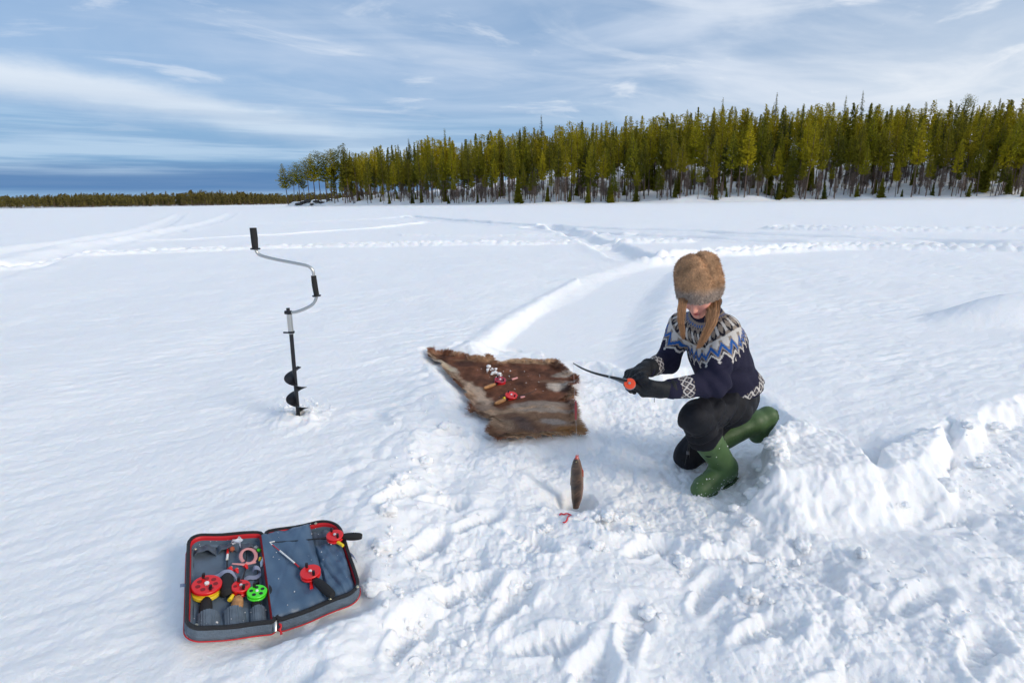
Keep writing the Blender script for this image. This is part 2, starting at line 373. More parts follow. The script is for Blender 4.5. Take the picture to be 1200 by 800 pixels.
    for nm, quad in (('a', ('TL', 'TM', 'BM', 'BL')), ('b', ('TM', 'TR', 'BR', 'BM'))):
        q = [tuple(CASE_PT[k][:2]) for k in quad]; dq = poly_sd(xx, yy, q)
        P3 = np.array([CASE_PT[k] for k in quad]); Am = np.c_[P3[:, :2], np.ones(4)]; co, *_ = np.linalg.lstsq(Am, P3[:, 2], rcond=None)
        pl = co[0] * xx + co[1] * yy + co[2] - .085; pl = np.clip(pl, -.10, .05)
        m1 = 1 - ss(dq, -.01, .10); hh = hh * (1 - m1) + np.minimum(pl, hh + .2) * m1
    # loose snow thrown up by the auger
    dd = np.hypot(xx - AUGER[0], yy - AUGER[1]); k_ = 1 - ss(dd, .04, .26)
    hh += k_ * (.012 + .045 * clod * ss(dd, .015, .06)); hh += .012 * lumps(xx * 14, yy * 14, 45) * (1 - ss(dd, .15, .42)) * ss(perlin(xx * 9, yy * 9, 46), -.1, .3)
    # old half-buried marks between auger and dig
    for px, py, am in [(595, 357, 0)]: pass
    hh += -.025 * ss(perlin(xx * 3.1, yy * 3.1, 47), .35, .6) * np.exp(-((dt - .35) / .28) ** 2) * (xx < .3) + .020 * lumps(xx * 9, yy * 9, 48) * np.exp(-((dt - .18) / .15) ** 2) * (xx < .3)
    h[d9] = hh; Z[near] = h
    # tracks of sleds, skis and feet farther out
    far = (R_ > 7) & (R_ < 420)
    x, y = X[far], Y[far]; zz = np.zeros(x.shape)
    wob = .025 * fbm(x * 1.1, y * 1.1, 2, 70)
    for pts, wd, dep, rim, kind, amp in TRACKS:
        p_ = np.array(pts); mn, mx = p_.min(0) - 3, p_.max(0) + 3
        m_ = (x > mn[0]) & (x < mx[0]) & (y > mn[1]) & (y < mx[1])
        if not m_.any(): continue
        xm, ym = x[m_], y[m_]; dd, arc, side = seg_d(xm, ym, pts); dd = dd + wob[m_]
        fall = 1 + np.hypot(xm, ym) / 60          # the wider, shallower look of far drifted tracks
        W_ = wd * 1.15 * (1 + .25 * perlin(arc * .5, arc * 0, 71))
        if kind == 'foot': mod = .65 + .35 * ss(np.sin(arc * 2 * math.pi / .75 + 2 * perlin(arc * .6, arc * 0, 72)), -.5, .5); cl = .6 + .8 * lumps(xm * 4.5, ym * 4.5, 73)
        else: mod = .8 + .2 * perlin(arc * 2, arc * 0, 74); cl = .85 + .3 * perlin(xm * 1.2, ym * 1.2, 75)
        zz[m_] += -1.55 * dep * mod * np.exp(-(dd / W_) ** 4) + (1.6 if kind == 'foot' else .9) * rim * cl * np.exp(-((dd - W_ * 1.35) / (W_ * .5)) ** 2)
    Z[far] += zz
    ld = (R_ > 100)
    if ld.any():
        Z[ld] += land_h(X[ld], Y[ld])
        r2 = R_[ld]; fs = ss(Y[ld] - 30 * np.sin(X[ld] * .006), 770, 800) * (R_[ld] > 600); Z[ld] = np.maximum(Z[ld], fs * (1 + 7 * ss(Y[ld], 800, 1100)) * (1 + .5 * np.sin(X[ld] * .004)))
        Z[ld] += (r2 > 1200) * 4
    return Z.reshape(shp)

HW = math.radians(49)
th = np.concatenate([np.linspace(-HW, HW, 820), np.linspace(HW, 2 * math.pi - HW, 74)[1:-1]])
def geo(a, b, k): n = int(math.log(b / a) / math.log(k)) + 1; return np.geomspace(a, b, n, endpoint=False)
rr = np.concatenate([[.05], np.linspace(.3, 1.15, 14, endpoint=False), geo(1.15, 8, 1.0034), geo(8, 45, 1.0055), geo(45, 110, 1.009), geo(110, 340, 1.014), geo(340, 6000, 1.07), [6000.]])
TH, RR = np.meshgrid(th, rr); GX, GY = RR * np.sin(TH), RR * np.cos(TH)
GZ = ground_h(GX, GY)
nr, nc = TH.shape
idx = np.arange(nr * nc).reshape(nr, nc)
a_, b_ = idx[:-1], idx[1:]
F_ = np.stack([a_, np.roll(a_, -1, 1), np.roll(b_, -1, 1), b_], -1).reshape(-1, 4)
F_ = np.concatenate([F_[:, [0, 3, 2, 1]]])
snow = bpy.data.materials.new('packed_snow'); snow.use_nodes = True; q = NG(snow.node_tree); p = snow.node_tree.nodes['Principled BSDF']
co = q.n('ShaderNodeTexCoord').outputs['Object']
tone = q.noise(co, 1.3, 4., .6)
q.put(p.inputs['Base Color'], q.mix(tone, (.915, .925, .945, 1), (.955, .957, .962, 1)))
p.inputs['Roughness'].default_value = .55; p.inputs['Specular IOR Level'].default_value = .22
n1 = q.noise(co, 55., 5., .65); n2 = q.noise(co, 260., 3., .7); vo = q.n('ShaderNodeTexVoronoi', {'Vector': co, 'Scale': 42.}).outputs[0]
hgt = q.m('ADD', q.m('MULTIPLY', n1, .55), q.m('ADD', q.m('MULTIPLY', n2, .30), q.m('MULTIPLY', q.m('SUBTRACT', 1., vo), .15)))
q.put(p.inputs['Normal'], q.n('ShaderNodeBump', {'Height': hgt, 'Strength': .75, 'Distance': .014}))
p.inputs['Subsurface Weight'].default_value = .5; p.inputs['Subsurface Scale'].default_value = .03; p.inputs['Subsurface Radius'].default_value = (.7, .85, 1.)
snow_o = link('snow_ground', new_mesh('snow_ground', np.stack([GX, GY, GZ], -1).reshape(-1, 3), F_, True, None, [snow]))
tag(snow_o, 'snow covered frozen lake with trampled dig and low shore', kind='structure')
_gm = {}
def gh(x, y):
    if math.hypot(x, y) > 105:
        X = np.array([x]); Y = np.array([y]); z = land_h(X, Y)[0]
        if y > 760: z = max(z, ground_h(X, Y)[0])
        return float(z)
    return float(ground_h(np.array([x]), np.array([y]))[0])
# ------------------------------------------------------------------ forest
def foliage_mat(name, a, b, c, trans=.35):
    m_ = bpy.data.materials.new(name); m_.use_nodes = True; t = m_.node_tree; q = NG(t); p = t.nodes['Principled BSDF']
    co = q.n('ShaderNodeTexCoord').outputs['Object']; rnd = q.n('ShaderNodeObjectInfo').outputs['Random']
    nz = q.noise(q.n('ShaderNodeVectorMath', {0: co, 1: q.xyz(q.m('MULTIPLY', rnd, 91.), 0., 0.)}).outputs[0], 1.4, 4., .7)
    cc = q.mix(q.step(nz, .34, .66), (*a, 1), (*b, 1)); cc = q.mix(q.m('MULTIPLY', rnd, .6), cc, (*c, 1)); rb = q.m('FRACT', q.m('MULTIPLY', rnd, 37.)); big_ = q.noise(q.n('ShaderNodeNewGeometry').outputs['Position'], .16, 2., .5); cc = q.mix(1., cc, q.n('ShaderNodeCombineColor', {0: q.m('MULTIPLY', q.m('MULTIPLY_ADD', rb, .85, .58), q.m('MULTIPLY_ADD', big_, 1.0, .5)), 1: q.m('MULTIPLY', q.m('MULTIPLY_ADD', rb, .78, .62), q.m('MULTIPLY_ADD', big_, .9, .55)), 2: .9}).outputs[0], 'MULTIPLY')
    q.put(p.inputs['Base Color'], cc); p.inputs['Roughness'].default_value = .75; p.inputs['Specular IOR Level'].default_value = .15
    if trans:
        tr_ = q.n('ShaderNodeBsdfTranslucent', {'Color': cc}); mx = q.n('ShaderNodeMixShader', {0: trans, 1: p.outputs[0], 2: tr_.outputs[0]})
        q.put(t.nodes['Material Output'].inputs[0], mx)
    return m_
PINE = foliage_mat('pine_needles', (.11, .120, .018), (.30, .285, .026), (.44, .35, .022))
SPRUCE = foliage_mat('spruce_needles', (.06, .078, .018), (.16, .17, .026), (.22, .20, .022))
FARN = foliage_mat('far_needles', (.10, .085, .022), (.19, .145, .024), (.19, .14, .022), 0)
TWIG = mat('bare_twigs', (.20, .15, .12), .9)
BARK = mat('pine_bark', (.115, .08, .062), .9, var=.35, vscale=3.)
BIRCH = mat('birch_bark', (.55, .48, .42), .8, var=.4, vscale=4.)
nrand = np.random.RandomState(7)
def tree_parts(kind, H_, seed, dens=1., clump=.33):
    r = np.random.RandomState(seed)
    lean = r.normal(0, .012, 2)
    # trunk
    mb = MB(); n = 7; pts = []; rad = []
    for i in range(n):
        t = i / (n - 1); pts.append((lean[0] * H_ * t + .06 * math.sin(t * 5 + seed), lean[1] * H_ * t + .05 * math.cos(t * 4 + seed), H_ * t * .98 - .3 * (i == 0))); rad.append((.0075 * H_) * (1 - t) ** .8 + .012)
    mb.tube(pts, rad, BIRCH if kind == 'birch' else BARK, 6)
    c0 = dict(pine=.44, slim=.42, spruce=.30, tall=.50, birch=.3, spire=.15, low=.06)[kind]
    Rm = dict(pine=.118, slim=.092, spruce=.118, tall=.13, birch=.09, spire=.062, low=.14)[kind] * H_
    # dead lower limbs
    for k in range(int(9 * dens)):
        z = H_ * r.uniform(.08, c0 + .1); a = r.uniform(0, 6.28); L = r.uniform(.3, .9) * Rm
        mb.tube([(0, 0, z), (math.cos(a) * L, math.sin(a) * L, z - .1 * L)], [.025, .008], BARK, 3, caps=False)
    P = []; S = []; D = []; step_k = .82
    z = c0 * H_
    step = {'birch': .5}.get(kind, .40) * (H_ / 15)
    while z < H_ * .985:
        t = (z - c0 * H_) / (H_ * (1 - c0))
        if kind == 'spruce' or kind == 'low': prof = (1 - t) ** 1.0 * 1.1
        elif kind == 'spire': prof = (1 - t) ** .6 * (.6 + .4 * math.sin(t * 25) ** 2)
        elif kind == 'tall': prof = (max(0, 1 - (2 * t - .9) ** 2) ** .6) * .85 + .12
        elif kind == 'birch': prof = .4 + .6 * math.sin(math.pi * min(1, t * 1.1)) 
        else: prof = (1 - t) ** .82 * (1 - .45 * math.exp(-t * 8)) * 1.08
        prof *= r.uniform(.72, 1.2)
        nb = 6 if t < .8 else 4; ph0 = r.uniform(0, 6.28)
        for b in range(nb):
            if r.rand() < .16: continue
            a = ph0 + b * 2 * math.pi / nb + r.normal(0, .3); L = Rm * prof * r.uniform(.6, 1.25) + .05
            droop = (-.28 if kind in ('spruce', 'low', 'spire') else .28) * L * (1 if t < .6 else -.2 if kind in ('spruce', 'low') else 1.4)
            m_ = max(2, int(L / (clump * .55) * dens) + 1)
            for k in range(m_):
                f = (k + .6) / m_; f = .18 + .82 * f
                P.append((math.cos(a) * L * f + r.normal(0, .10), math.sin(a) * L * f + r.normal(0, .07), z + droop * f * f + r.normal(0, .12)))
                S.append(clump * r.uniform(.6, 1.25) * (1.2 - .65 * t)); D.append((math.cos(a), math.sin(a), .35 if kind not in ('spruce', 'low') else -.15))
        z += step * step_k * r.uniform(.7, 1.2) * (1 - .35 * t)
    for k in range(5): P.append((lean[0] * H_, lean[1] * H_, H_ * (.93 + .015 * k))); S.append(clump * (.6 - .07 * k)); D.append((0, 0, 1))
    P = np.array(P); S = np.array(S); D = np.array(D); n = len(P)
    P[:, :2] += lean * P[:, 2:3]
    V_, F_l = [], []
    # each clump: two crossed ragged triangles fanned along the branch
    for j in range(3):
        d = D + r.normal(0, .55, (n, 3)); d /= np.linalg.norm(d, axis=1)[:, None]
        s_ = np.cross(d, r.normal(0, 1, (n, 3))); s_ /= np.linalg.norm(s_, axis=1)[:, None]
        a = P - d * S[:, None] * .5 + s_ * S[:, None] * .42 * r.uniform(.5, 1., (n, 1)); b = P - d * S[:, None] * .4 - s_ * S[:, None] * .42 * r.uniform(.5, 1., (n, 1)); c = P + d * S[:, None] * .75
        V_.append(np.stack([a, b, c], 1).reshape(-1, 3))
    V_ = np.concatenate(V_); F2 = np.arange(len(V_)).reshape(-1, 3)
    m_ = {'pine': PINE, 'slim': PINE, 'tall': PINE, 'spruce': SPRUCE, 'spire': SPRUCE, 'low': SPRUCE, 'birch': TWIG}[kind]
    if kind == 'birch':                         # bare crown: thin twigs rather than leaves
        V_ = V_.reshape(-1, 3, 3); c = V_.mean(1, keepdims=True); w_ = V_ - c; V_[:, 0] = V_[:, 1] + (V_[:, 0] - V_[:, 1]) * .10; V_ = V_.reshape(-1, 3)
    return mb, V_, F2, m_
def make_tree(name, kind, H_, seed, dens=1., clump=.33):
    mb, V_, F2, m_ = tree_parts(kind, H_, seed, dens, clump)
    root = empty(name)
    mb.build('trunk', root); link('crown', new_mesh('crown', V_, F2, False, None, [m_]), root)
    return root
def copy_tree(root, name=None):
    r = root.copy(); C.objects.link(r)
    for ch in list(root.children):
        c = ch.copy(); C.objects.link(c); c.parent = r
    return r
SPEC = [('pine_tree', 'pine', 17, 11), ('pine_tree', 'pine', 18, 12), ('pine_tree', 'slim', 17, 13), ('pine_tree', 'slim', 15, 14), ('pine_tree', 'slim', 18.5, 15), ('pine_tree', 'pine', 16, 16), ('pine_tree', 'tall', 19, 17),
        ('spruce_tree', 'spruce', 15, 18), ('spruce_tree', 'spire', 20, 19), ('spruce_tree', 'low', 5, 20), ('birch_tree', 'birch', 12, 21), ('pine_tree', 'low', 6, 22)]
PROTO = [(make_tree(*s), s) for s in SPEC]
used = [False] * len(PROTO); NAMED = []
KN = {0: 'bushy pine', 1: 'bushy pine', 5: 'bushy pine', 2: 'slim pine', 3: 'slim pine', 4: 'slim pine', 6: 'high crowned pine', 7: 'conical spruce', 8: 'narrow spruce', 9: 'young conifer', 11: 'young conifer', 10: 'bare birch'}
def place_tree(k, x, y, h, label, group, lean=(0, 0), name=None):
    root, s = PROTO[k]
    o = root if not used[k] else copy_tree(root); used[k] = True
    f = h / s[2]; o.location = (x, y, gh(x, y) - .15); o.scale = (f * nrand.uniform(.85, 1.2), f * nrand.uniform(.85, 1.2), f)
    o.rotation_euler = (lean[0], lean[1], nrand.uniform(0, 6.28) if lean == (0, 0) else 0)
    if lean == (0, 0): o.rotation_euler[0] = nrand.normal(0, .025); o.rotation_euler[1] = nrand.normal(0, .025)
    tag(o, label, {'pine_tree': 'pine', 'spruce_tree': 'spruce', 'birch_tree': 'birch'}[s[0]], group)
    return o
# front pieces one can point at: pixel of the foot, height in metres
_ft = {}
def foot(px, py=None, Yd=None):
    """point on the shore below picture column px, Yd metres behind the shoreline"""
    d = CAM_R @ Vector(((px - 600) / 640, (400 - 236) / 640, -1)); dx_, dy_ = d.x / d.y, 1.
    key = round(px / 4)
    if key not in _ft:
        ys = np.linspace(100, 420, 640); sd = -poly_sd(ys * dx_, ys, SHORE); _ft[key] = ys[int(np.argmax(sd > 1.2))] if (sd > 1.2).any() else ys[int(np.argmax(sd))]
    y = _ft[key] + Yd; return y * dx_, y
def hpx(x, y, top_py):
    """height a tree at (x, y) needs for its tip to reach picture row top_py"""
    z0 = gh(x, y); lo, hi = 1., 60.
    Ri = CAM_R.transposed()
    for _ in range(30):
        mid = (lo + hi) / 2; v = Ri @ Vector((x, y, z0 + mid - CAM_H)); py = 400 + 640 * v.y / v.z
        if py > top_py: lo = mid
        else: hi = mid
    return mid
front = [(745, 150, 1, 2, 'large golden green pine standing clear at the shore behind the hide'), (692, 168, 5, 1, 'bushy bright green pine at the front of the forest, left of the golden pine'),
         (1001, 140, 0, 2, 'tall broad pine at the forest front with open snow at its left foot'), (1030, 152, 10, 6, 'pale bare birch standing alone among dark trees on the right'),
         (835, 175, 5, 1, 'medium pine with loose crown at the front of the forest behind the woman'), (938, 166, 2, 1, 'low dense pine at the shore left of the tall broad pine'),
         (1165, 152, 1, 3, 'leaning pine with bare reddish trunk near the right end of the forest'), (1128, 145, 6, 6, 'high crowned pine on long bare trunk on the right of the forest'),
         (1070, 140, 0, 5, 'wide dark olive pine standing forward on the right side of the forest')]
for px, ty, k, dd, lab in front:
    x, y = foot(px, Yd=dd); place_tree(k, x, y, hpx(x, y, ty), lab, None, (0, .05) if 'leaning' in lab else (0, 0))
tips = [(998, 104, 8, 45, 'tallest spruce, its thin spire sticking out above all other tree tops'), (838, 112, 8, 48, 'slim spire topped spruce rising above the forest behind the woman'),
        (898, 106, 8, 48, 'dark pointed spruce rising above the tree tops right of the woman'), (524, 148, 8, 30, 'tall thin spruce overtopping the forest left of the centre'),
        (480, 160, 8, 25, 'narrow spire spruce overtopping the left part of the forest'), (635, 133, 8, 40, 'pointed spruce rising over the forest above the hide'),
        (1116, 108, 6, 55, 'loose crowned pine topping the ridge on the far right'), (976, 110, 8, 60, 'thin spruce tip just left of the tallest spire')]
for px, ty, k, dd, lab in tips:
    x, y = foot(px, Yd=dd); place_tree(k, x, y, hpx(x, y, ty), lab, None)
# the loose pines on the low point at the left end
for i, (px, ty, k, dd) in enumerate([(338, 194, 0, 3), (345, 200, 6, 6), (352, 192, 6, 3), (358, 203, 0, 8), (363, 186, 6, 5), (370, 182, 0, 7), (376, 178, 6, 4), (383, 185, 5, 3), (389, 176, 6, 8), (396, 178, 0, 5), (402, 172, 6, 6), (410, 170, 4, 3), (419, 180, 2, 6), (405, 195, 3, 2), (392, 196, 3, 1)]):
    x, y = foot(px, Yd=dd)
    lab = {0: 'leftmost pine of the forest, leaning out over the rocky snowy point', 1: 'second pine from the left tip of the forest, with rounded crown'}.get(i, '%s open crowned pine on the rocky point at the left end of the forest' % ['', '', 'third', 'fourth', 'fifth', 'sixth', 'seventh', 'eighth', 'ninth', 'tenth', 'eleventh', 'twelfth', 'rightmost', 'short slim', 'short bushy'][i])
    o = place_tree(k, x, y, hpx(x, y, ty - 3), lab, 'pines on the rocky point' if i > 1 else None, (0, -.10) if i == 0 else (0, 0)); o.scale.x *= 1.45; o.scale.y *= 1.45
# silhouette of the forest top in the photograph
TOPX = [330, 400, 430, 460, 500, 540, 600, 660, 720, 780, 840, 900, 960, 1000, 1060, 1120, 1200, 1300]
TOPY = [215, 180, 172, 168, 160, 158, 150, 143, 138, 130, 124, 122, 120, 122, 118, 116, 116, 112]
LAB = {0: ('bushy olive pine in the dense forest on the snowy shore', 'bushy pines of the forest'), 2: ('slim green pine in the dense forest on the snowy shore', 'slim pines of the forest'),
       6: ('high crowned pine on a bare trunk in the dense forest', 'high crowned pines of the forest'), 7: ('dark conical spruce in the dense forest on the snowy shore', 'conical spruces of the forest'),
       8: ('narrow spire shaped spruce in the dense forest', 'narrow spruces of the forest'), 9: ('small young conifer at the snowy foot of the forest', 'young conifers along the shore'), 10: ('bare twiggy birch among the pine trunks of the forest', 'bare birches of the forest')}
KEY = {0: 0, 1: 0, 5: 0, 2: 2, 3: 2, 4: 2, 6: 6, 7: 7, 8: 8, 9: 9, 10: 10, 11: 9}
def n_trees(cnt, dmin, dmax, lab=True):
    out = []; px = nrand.uniform(404, 1216, cnt); px = 404 + (np.arange(cnt) + nrand.uniform(0, 1, cnt)) * (812 / cnt); nrand.shuffle(px)
    for p_ in px:
        dd = nrand.uniform(dmin, dmax); x, y = foot(p_, Yd=dd)
        out.append((p_, x, y, dd))
    return out
row1 = n_trees(88, .5, 5); row2 = n_trees(96, 6, 15); row3 = n_trees(62, 16, 28)
for j, (p_, x, y, dd) in enumerate(row1):
    tt = np.interp(p_, TOPX, TOPY); base = 238 - .012 * (p_ - 600)
    k = nrand.choice([0, 1, 0, 3, 1, 5, 5, 7, 2]); hh = hpx(x, y, base - (base - tt) * nrand.uniform(.38, .85)); NAMED.append((place_tree(k, x, y, hh, *LAB[KEY[k]]), KN[k], p_, 'at the shore edge'))
for j, (p_, x, y, dd) in enumerate(row2):
    tt = np.interp(p_, TOPX, TOPY); base = 238 - .012 * (p_ - 600)
    k = nrand.choice([0, 1, 1, 3, 4, 5, 6, 7, 7, 0]); hh = min(24, hpx(x, y, base - (base - tt) * nrand.uniform(.70, .92))); NAMED.append((place_tree(k, x, y, hh, *LAB[KEY[k]]), KN[k], p_, 'just behind the shore trees'))
for j, (p_, x, y, dd) in enumerate(row3):
    tt = np.interp(p_, TOPX, TOPY); base = 238 - .012 * (p_ - 600)
    k = nrand.choice([0, 1, 2, 4, 6, 7, 8]); hh = min(25, hpx(x, y, base - (base - tt) * nrand.uniform(.82, 1.03))); NAMED.append((place_tree(k, x, y, hh, *LAB[KEY[k]]), KN[k], p_, 'up the slope'))
for p_, x, y, dd in n_trees(24, 0, 3): NAMED.append((place_tree(nrand.choice([9, 11]), x, y, nrand.uniform(1.5, 6), *LAB[9]), 'small young conifer', p_, 'at the snow edge'))
for p_, x, y, dd in n_trees(10, 1, 12): NAMED.append((place_tree(10, x, y, nrand.uniform(7, 13), *LAB[10]), 'bare birch', p_, 'among the trunks'))
# the trees behind and beyond the frame, joined into one mass
def joined(name, specs, mats3, kind_list, label):
    """specs: (x, y, h, proto index)"""
    Vs, Fs, Mi, off = [], [], [], 0; sa = np.array(specs, float); GHs = ground_h(sa[:, 0], sa[:, 1])
    for (x, y, h, k, rz), g_z in zip(specs, GHs):
        Vt, Ft, mt, H0 = kind_list[k]; s_ = h / H0; c_, n_ = math.cos(rz), math.sin(rz)
        W = Vt * s_ * np.array([nrand.uniform(.85, 1.25)] * 2 + [1]); W = np.stack([W[:, 0] * c_ - W[:, 1] * n_, W[:, 0] * n_ + W[:, 1] * c_, W[:, 2]], 1) + np.array([x, y, g_z - .1])
        Vs.append(W); Fs.append(Ft + off); Mi.append(mt); off += len(W)
    me = new_mesh(name, np.concatenate(Vs), np.concatenate(Fs), False, None, mats3, np.concatenate(Mi))
    return tag(link(name, me), label, 'forest', kind='stuff')
def low_tree(kind, H_, seed, dens, clump):
    mb, V_, F2, m_ = tree_parts(kind, H_, seed, dens, clump)
    n0 = 6; ang = np.arange(4) * math.pi / 2
    T = np.array([[.13 * math.cos(a), .13 * math.sin(a), -.3] for a in ang] + [[.03 * math.cos(a), .03 * math.sin(a), H_ * .95] for a in ang])
    TF = []
    for i in range(4): j = (i + 1) % 4; TF += [(i, j, j + 4), (i, j + 4, i + 4)]
    V2 = np.concatenate([V_, T]); F3 = np.concatenate([F2, np.array(TF) + len(V_)])
    return V2, F3, np.concatenate([np.full(len(F2), 0 if m_ == PINE else 1), np.full(len(TF), 2)]), H_
KL = [low_tree('pine', 17, 31, .6, .55), low_tree('slim', 17, 32, .6, .55), low_tree('pine', 18, 33, .6, .5), low_tree('spruce', 15, 34, .6, .55), low_tree('spire', 19, 35, .5, .5), low_tree('tall', 19, 36, .45, .55), low_tree('birch', 5, 37, .6, .6), low_tree('low', 4, 38, .35, .4)]
KL[6] = (KL[6][0], KL[6][1], np.full(len(KL[6][1]), 3), 5)
specs = []
for p_, x, y, dd in n_trees(300, .5, 26): specs.append((x, y, nrand.uniform(2., 9.), 6 + (nrand.rand() < .12), nrand.uniform(0, 6.28)))
for p_, x, y, dd in n_trees(380, 22, 75):
    tt = np.interp(p_, TOPX, TOPY); base = 238; specs.append((x, y, min(25, hpx(x, y, base - (base - tt) * nrand.uniform(.80, 1.02))), nrand.randint(6), nrand.uniform(0, 6.28)))
for i in range(130):                    # outside the frame on the right, and behind the point
    if i < 90: x = nrand.uniform(118, 330); y = 0; b = np.interp(x, [108, 160, 260, 600], [120, 92, 50, -60]); y = b + nrand.uniform(2, 45)
    else: x = nrand.uniform(-95, -30); y = np.interp(x, [-111, -31], [279, 211]) + nrand.uniform(20, 70)
    specs.append((x, y, nrand.uniform(12, 19) if i < 90 else nrand.uniform(8, 13), nrand.randint(6), nrand.uniform(0, 6.28)))
joined('forest', specs, [PINE, SPRUCE, BARK, TWIG], KL, 'dense mass of conifers filling the slope behind the front rows of trees')
print('tris forest', sum(len(KL[s[3]][1]) for s in specs), [len(k[1]) for k in KL])
# the far wood across the lake on the left
def tiny(seed):
    r = np.random.RandomState(seed); n = 38; t = r.uniform(0, 1, n) ** .8; a = r.uniform(0, 6.28, n); R_ = 2.3 * (1 - t) ** .7 + .3
    P = np.stack([np.cos(a) * R_ * r.uniform(.3, 1, n), np.sin(a) * R_ * r.uniform(.3, 1, n), 1.6 + t * 12], 1); V_ = P[:, None, :] + r.normal(0, .85, (n, 3, 3)) * np.array([1, 1, 1.3])
    T = np.array([[-.25, 0, -1], [.25, 0, -1], [0, 0, 12]]); V_ = np.concatenate([V_.reshape(-1, 3), T]); F2 = np.arange(len(V_)).reshape(-1, 3)
    return V_, F2, np.array([0] * n + [1]), 14.
TL_ = [tiny(s) for s in range(6)]
specs = []
for i in range(4300):
    x = nrand.uniform(-1150, 160); d_ = nrand.uniform(0, 1) ** 1.2 * 160; y = 790 + d_ + 30 * math.sin(x * .006)
    specs.append((x, y, 14.5 * nrand.uniform(.7, 1.1) * (1 + .14 * math.sin(x * .009) + .12 * math.sin(x * .027 + 1) + .10 * math.sin(x * .083)), nrand.randint(6), 0.))
joined('forest', specs, [FARN, mat('far_trunks', (.17, .10, .07), .9)], TL_, 'distant low forest along the far left shore of the lake')
# dark stones on the point
ROCK = mat('dark_rock', (.045, .042, .042), .85, bump=.5, bscale=6., var=.3)
def make_rock(seed):
    r = np.random.RandomState(seed); mb = MB(); import bmesh
    b = bmesh.new(); bmesh.ops.create_icosphere(b, subdivisions=2, radius=1.)
    for v in b.verts:
        n_ = .25 * math.sin(v.co.x * 3 + seed) + .2 * math.cos(v.co.y * 4 + seed * 2) + r.uniform(-.08, .08); v.co = v.co * (1 + n_); v.co.z *= .6
    mb.add([v.co for v in b.verts], [tuple(w_.index for w_ in f.verts) for f in b.faces], ROCK); b.free()
    return mb
rk = [make_rock(s).build('rock', None).data for s in (1, 2, 3)]
for o in [o for o in C.objects if o.name.startswith('rock')]: bpy.data.objects.remove(o)
for i, (px, py, s_) in enumerate([(352, 238.2, 1.2), (356, 237, 1.0), (360, 238.5, 1.5), (366, 236.5, .9), (371, 238.6, 1.3), (378, 238.8, 1.0), (349, 239.6, 1.3), (385, 239, .9), (374, 236, .7)]):
    x, y = foot(px, Yd=.8 + i % 3 * 1.1); o = link('rock', rk[i % 3]); o.location = (x, y, gh(x, y) + .4); o.scale = (s_ * 1.5, s_, s_ * .8); o.rotation_euler = (0, 0, i * 1.3)
    tag(o, {349: 'leftmost', 352: 'second', 356: 'third', 360: 'fourth', 366: 'fifth', 371: 'sixth', 374: 'seventh', 378: 'eighth', 385: 'rightmost'}[px] + ' dark rock in the snow at the foot of the wooded point', 'rock', 'dark rocks on the snowy point')

# ---- every tree of the three front rows gets a label of its own, by kind, row, stretch of forest and order
BANDS = [(404, 'beside the rocky point'), (440, 'between the auger and the hide'), (500, 'above the left tip of the hide'), (550, 'above the rods on the hide'), (610, 'above the right half of the hide'), (665, 'above the curved rod tip'), (710, 'left of the fur hat'),
         (785, 'directly behind the fur hat'), (850, 'just right of the fur hat'), (905, 'midway from fur hat to tallest spire'), (960, 'under the tallest spire'), (1024, 'right of the pale lone birch'), (1080, 'in the far right quarter'), (1140, 'at the right picture edge')]
ORD = ['leftmost', 'second', 'third', 'fourth', 'fifth', 'sixth', 'seventh', 'eighth', 'ninth', 'tenth', 'eleventh', 'twelfth']
_g = {}
for o, kind, px, row in NAMED:
    b = [t for a, t in BANDS if px >= a] or [BANDS[0][1]]; _g.setdefault((kind, row, b[-1]), []).append((px, o))
for (kind, row, b), lst in _g.items():
    lst.sort(key=lambda t: t[0])
    for i, (px, o) in enumerate(lst): o['label'] = ('' if len(lst) == 1 else ORD[min(i, 11)] + ' ') + kind + ' ' + row + ' ' + b
# ------------------------------------------------------------------ tackle case
FAB = mat('grey_blue_fabric', (.085, .125, .175), .62, bump=.25, bscale=500., var=.10, vscale=14., sheen=.1)
FABW = mat('ribbed_grey_fabric', (.11, .145, .185), .75, bump=.6, bscale=240., var=.15, vscale=40.)
PAD = mat('padded_nylon', (.065, .115, .185), .42, bump=.35, bscale=14., var=.08, vscale=6., bdetail=6.)
ZIP = mat('black_zip', (.012, .012, .014), .6, bump=.6, bscale=400.)
RED = mat('red_piping', (.52, .012, .020), .55)
REDP = mat('red_plastic', (.68, .012, .012), .32, coat=.3)
DRED = mat('dark_red_plastic', (.40, .010, .035), .32, coat=.3)
YEL = mat('yellow_plastic', (.85, .62, .03), .35)
GRN = mat('green_plastic', (.07, .72, .02), .35, coat=.2)
BLK = mat('black_foam', (.010, .010, .011), .8, bump=.3, bscale=500.)
BLKP = mat('black_plastic', (.012, .012, .014), .35)
CORK = mat('cork', (.42, .21, .085), .8, bump=.5, bscale=180., var=.3, vscale=70.)
STEEL = mat('brushed_steel', (.50, .50, .48), .28, metal=.9)
WHT = mat('white_plastic', (.75, .75, .73), .5)
STRAP = mat('lavender_elastic', (.30, .32, .42), .7, bump=.3, bscale=300.)
PINK = mat('pink_rubber', (.62, .27, .26), .5)
ORG = mat('orange_plastic', (.85, .075, .015), .35, coat=.3)
BRASS = mat('snap_metal', (.60, .55, .42), .3, metal=1.)
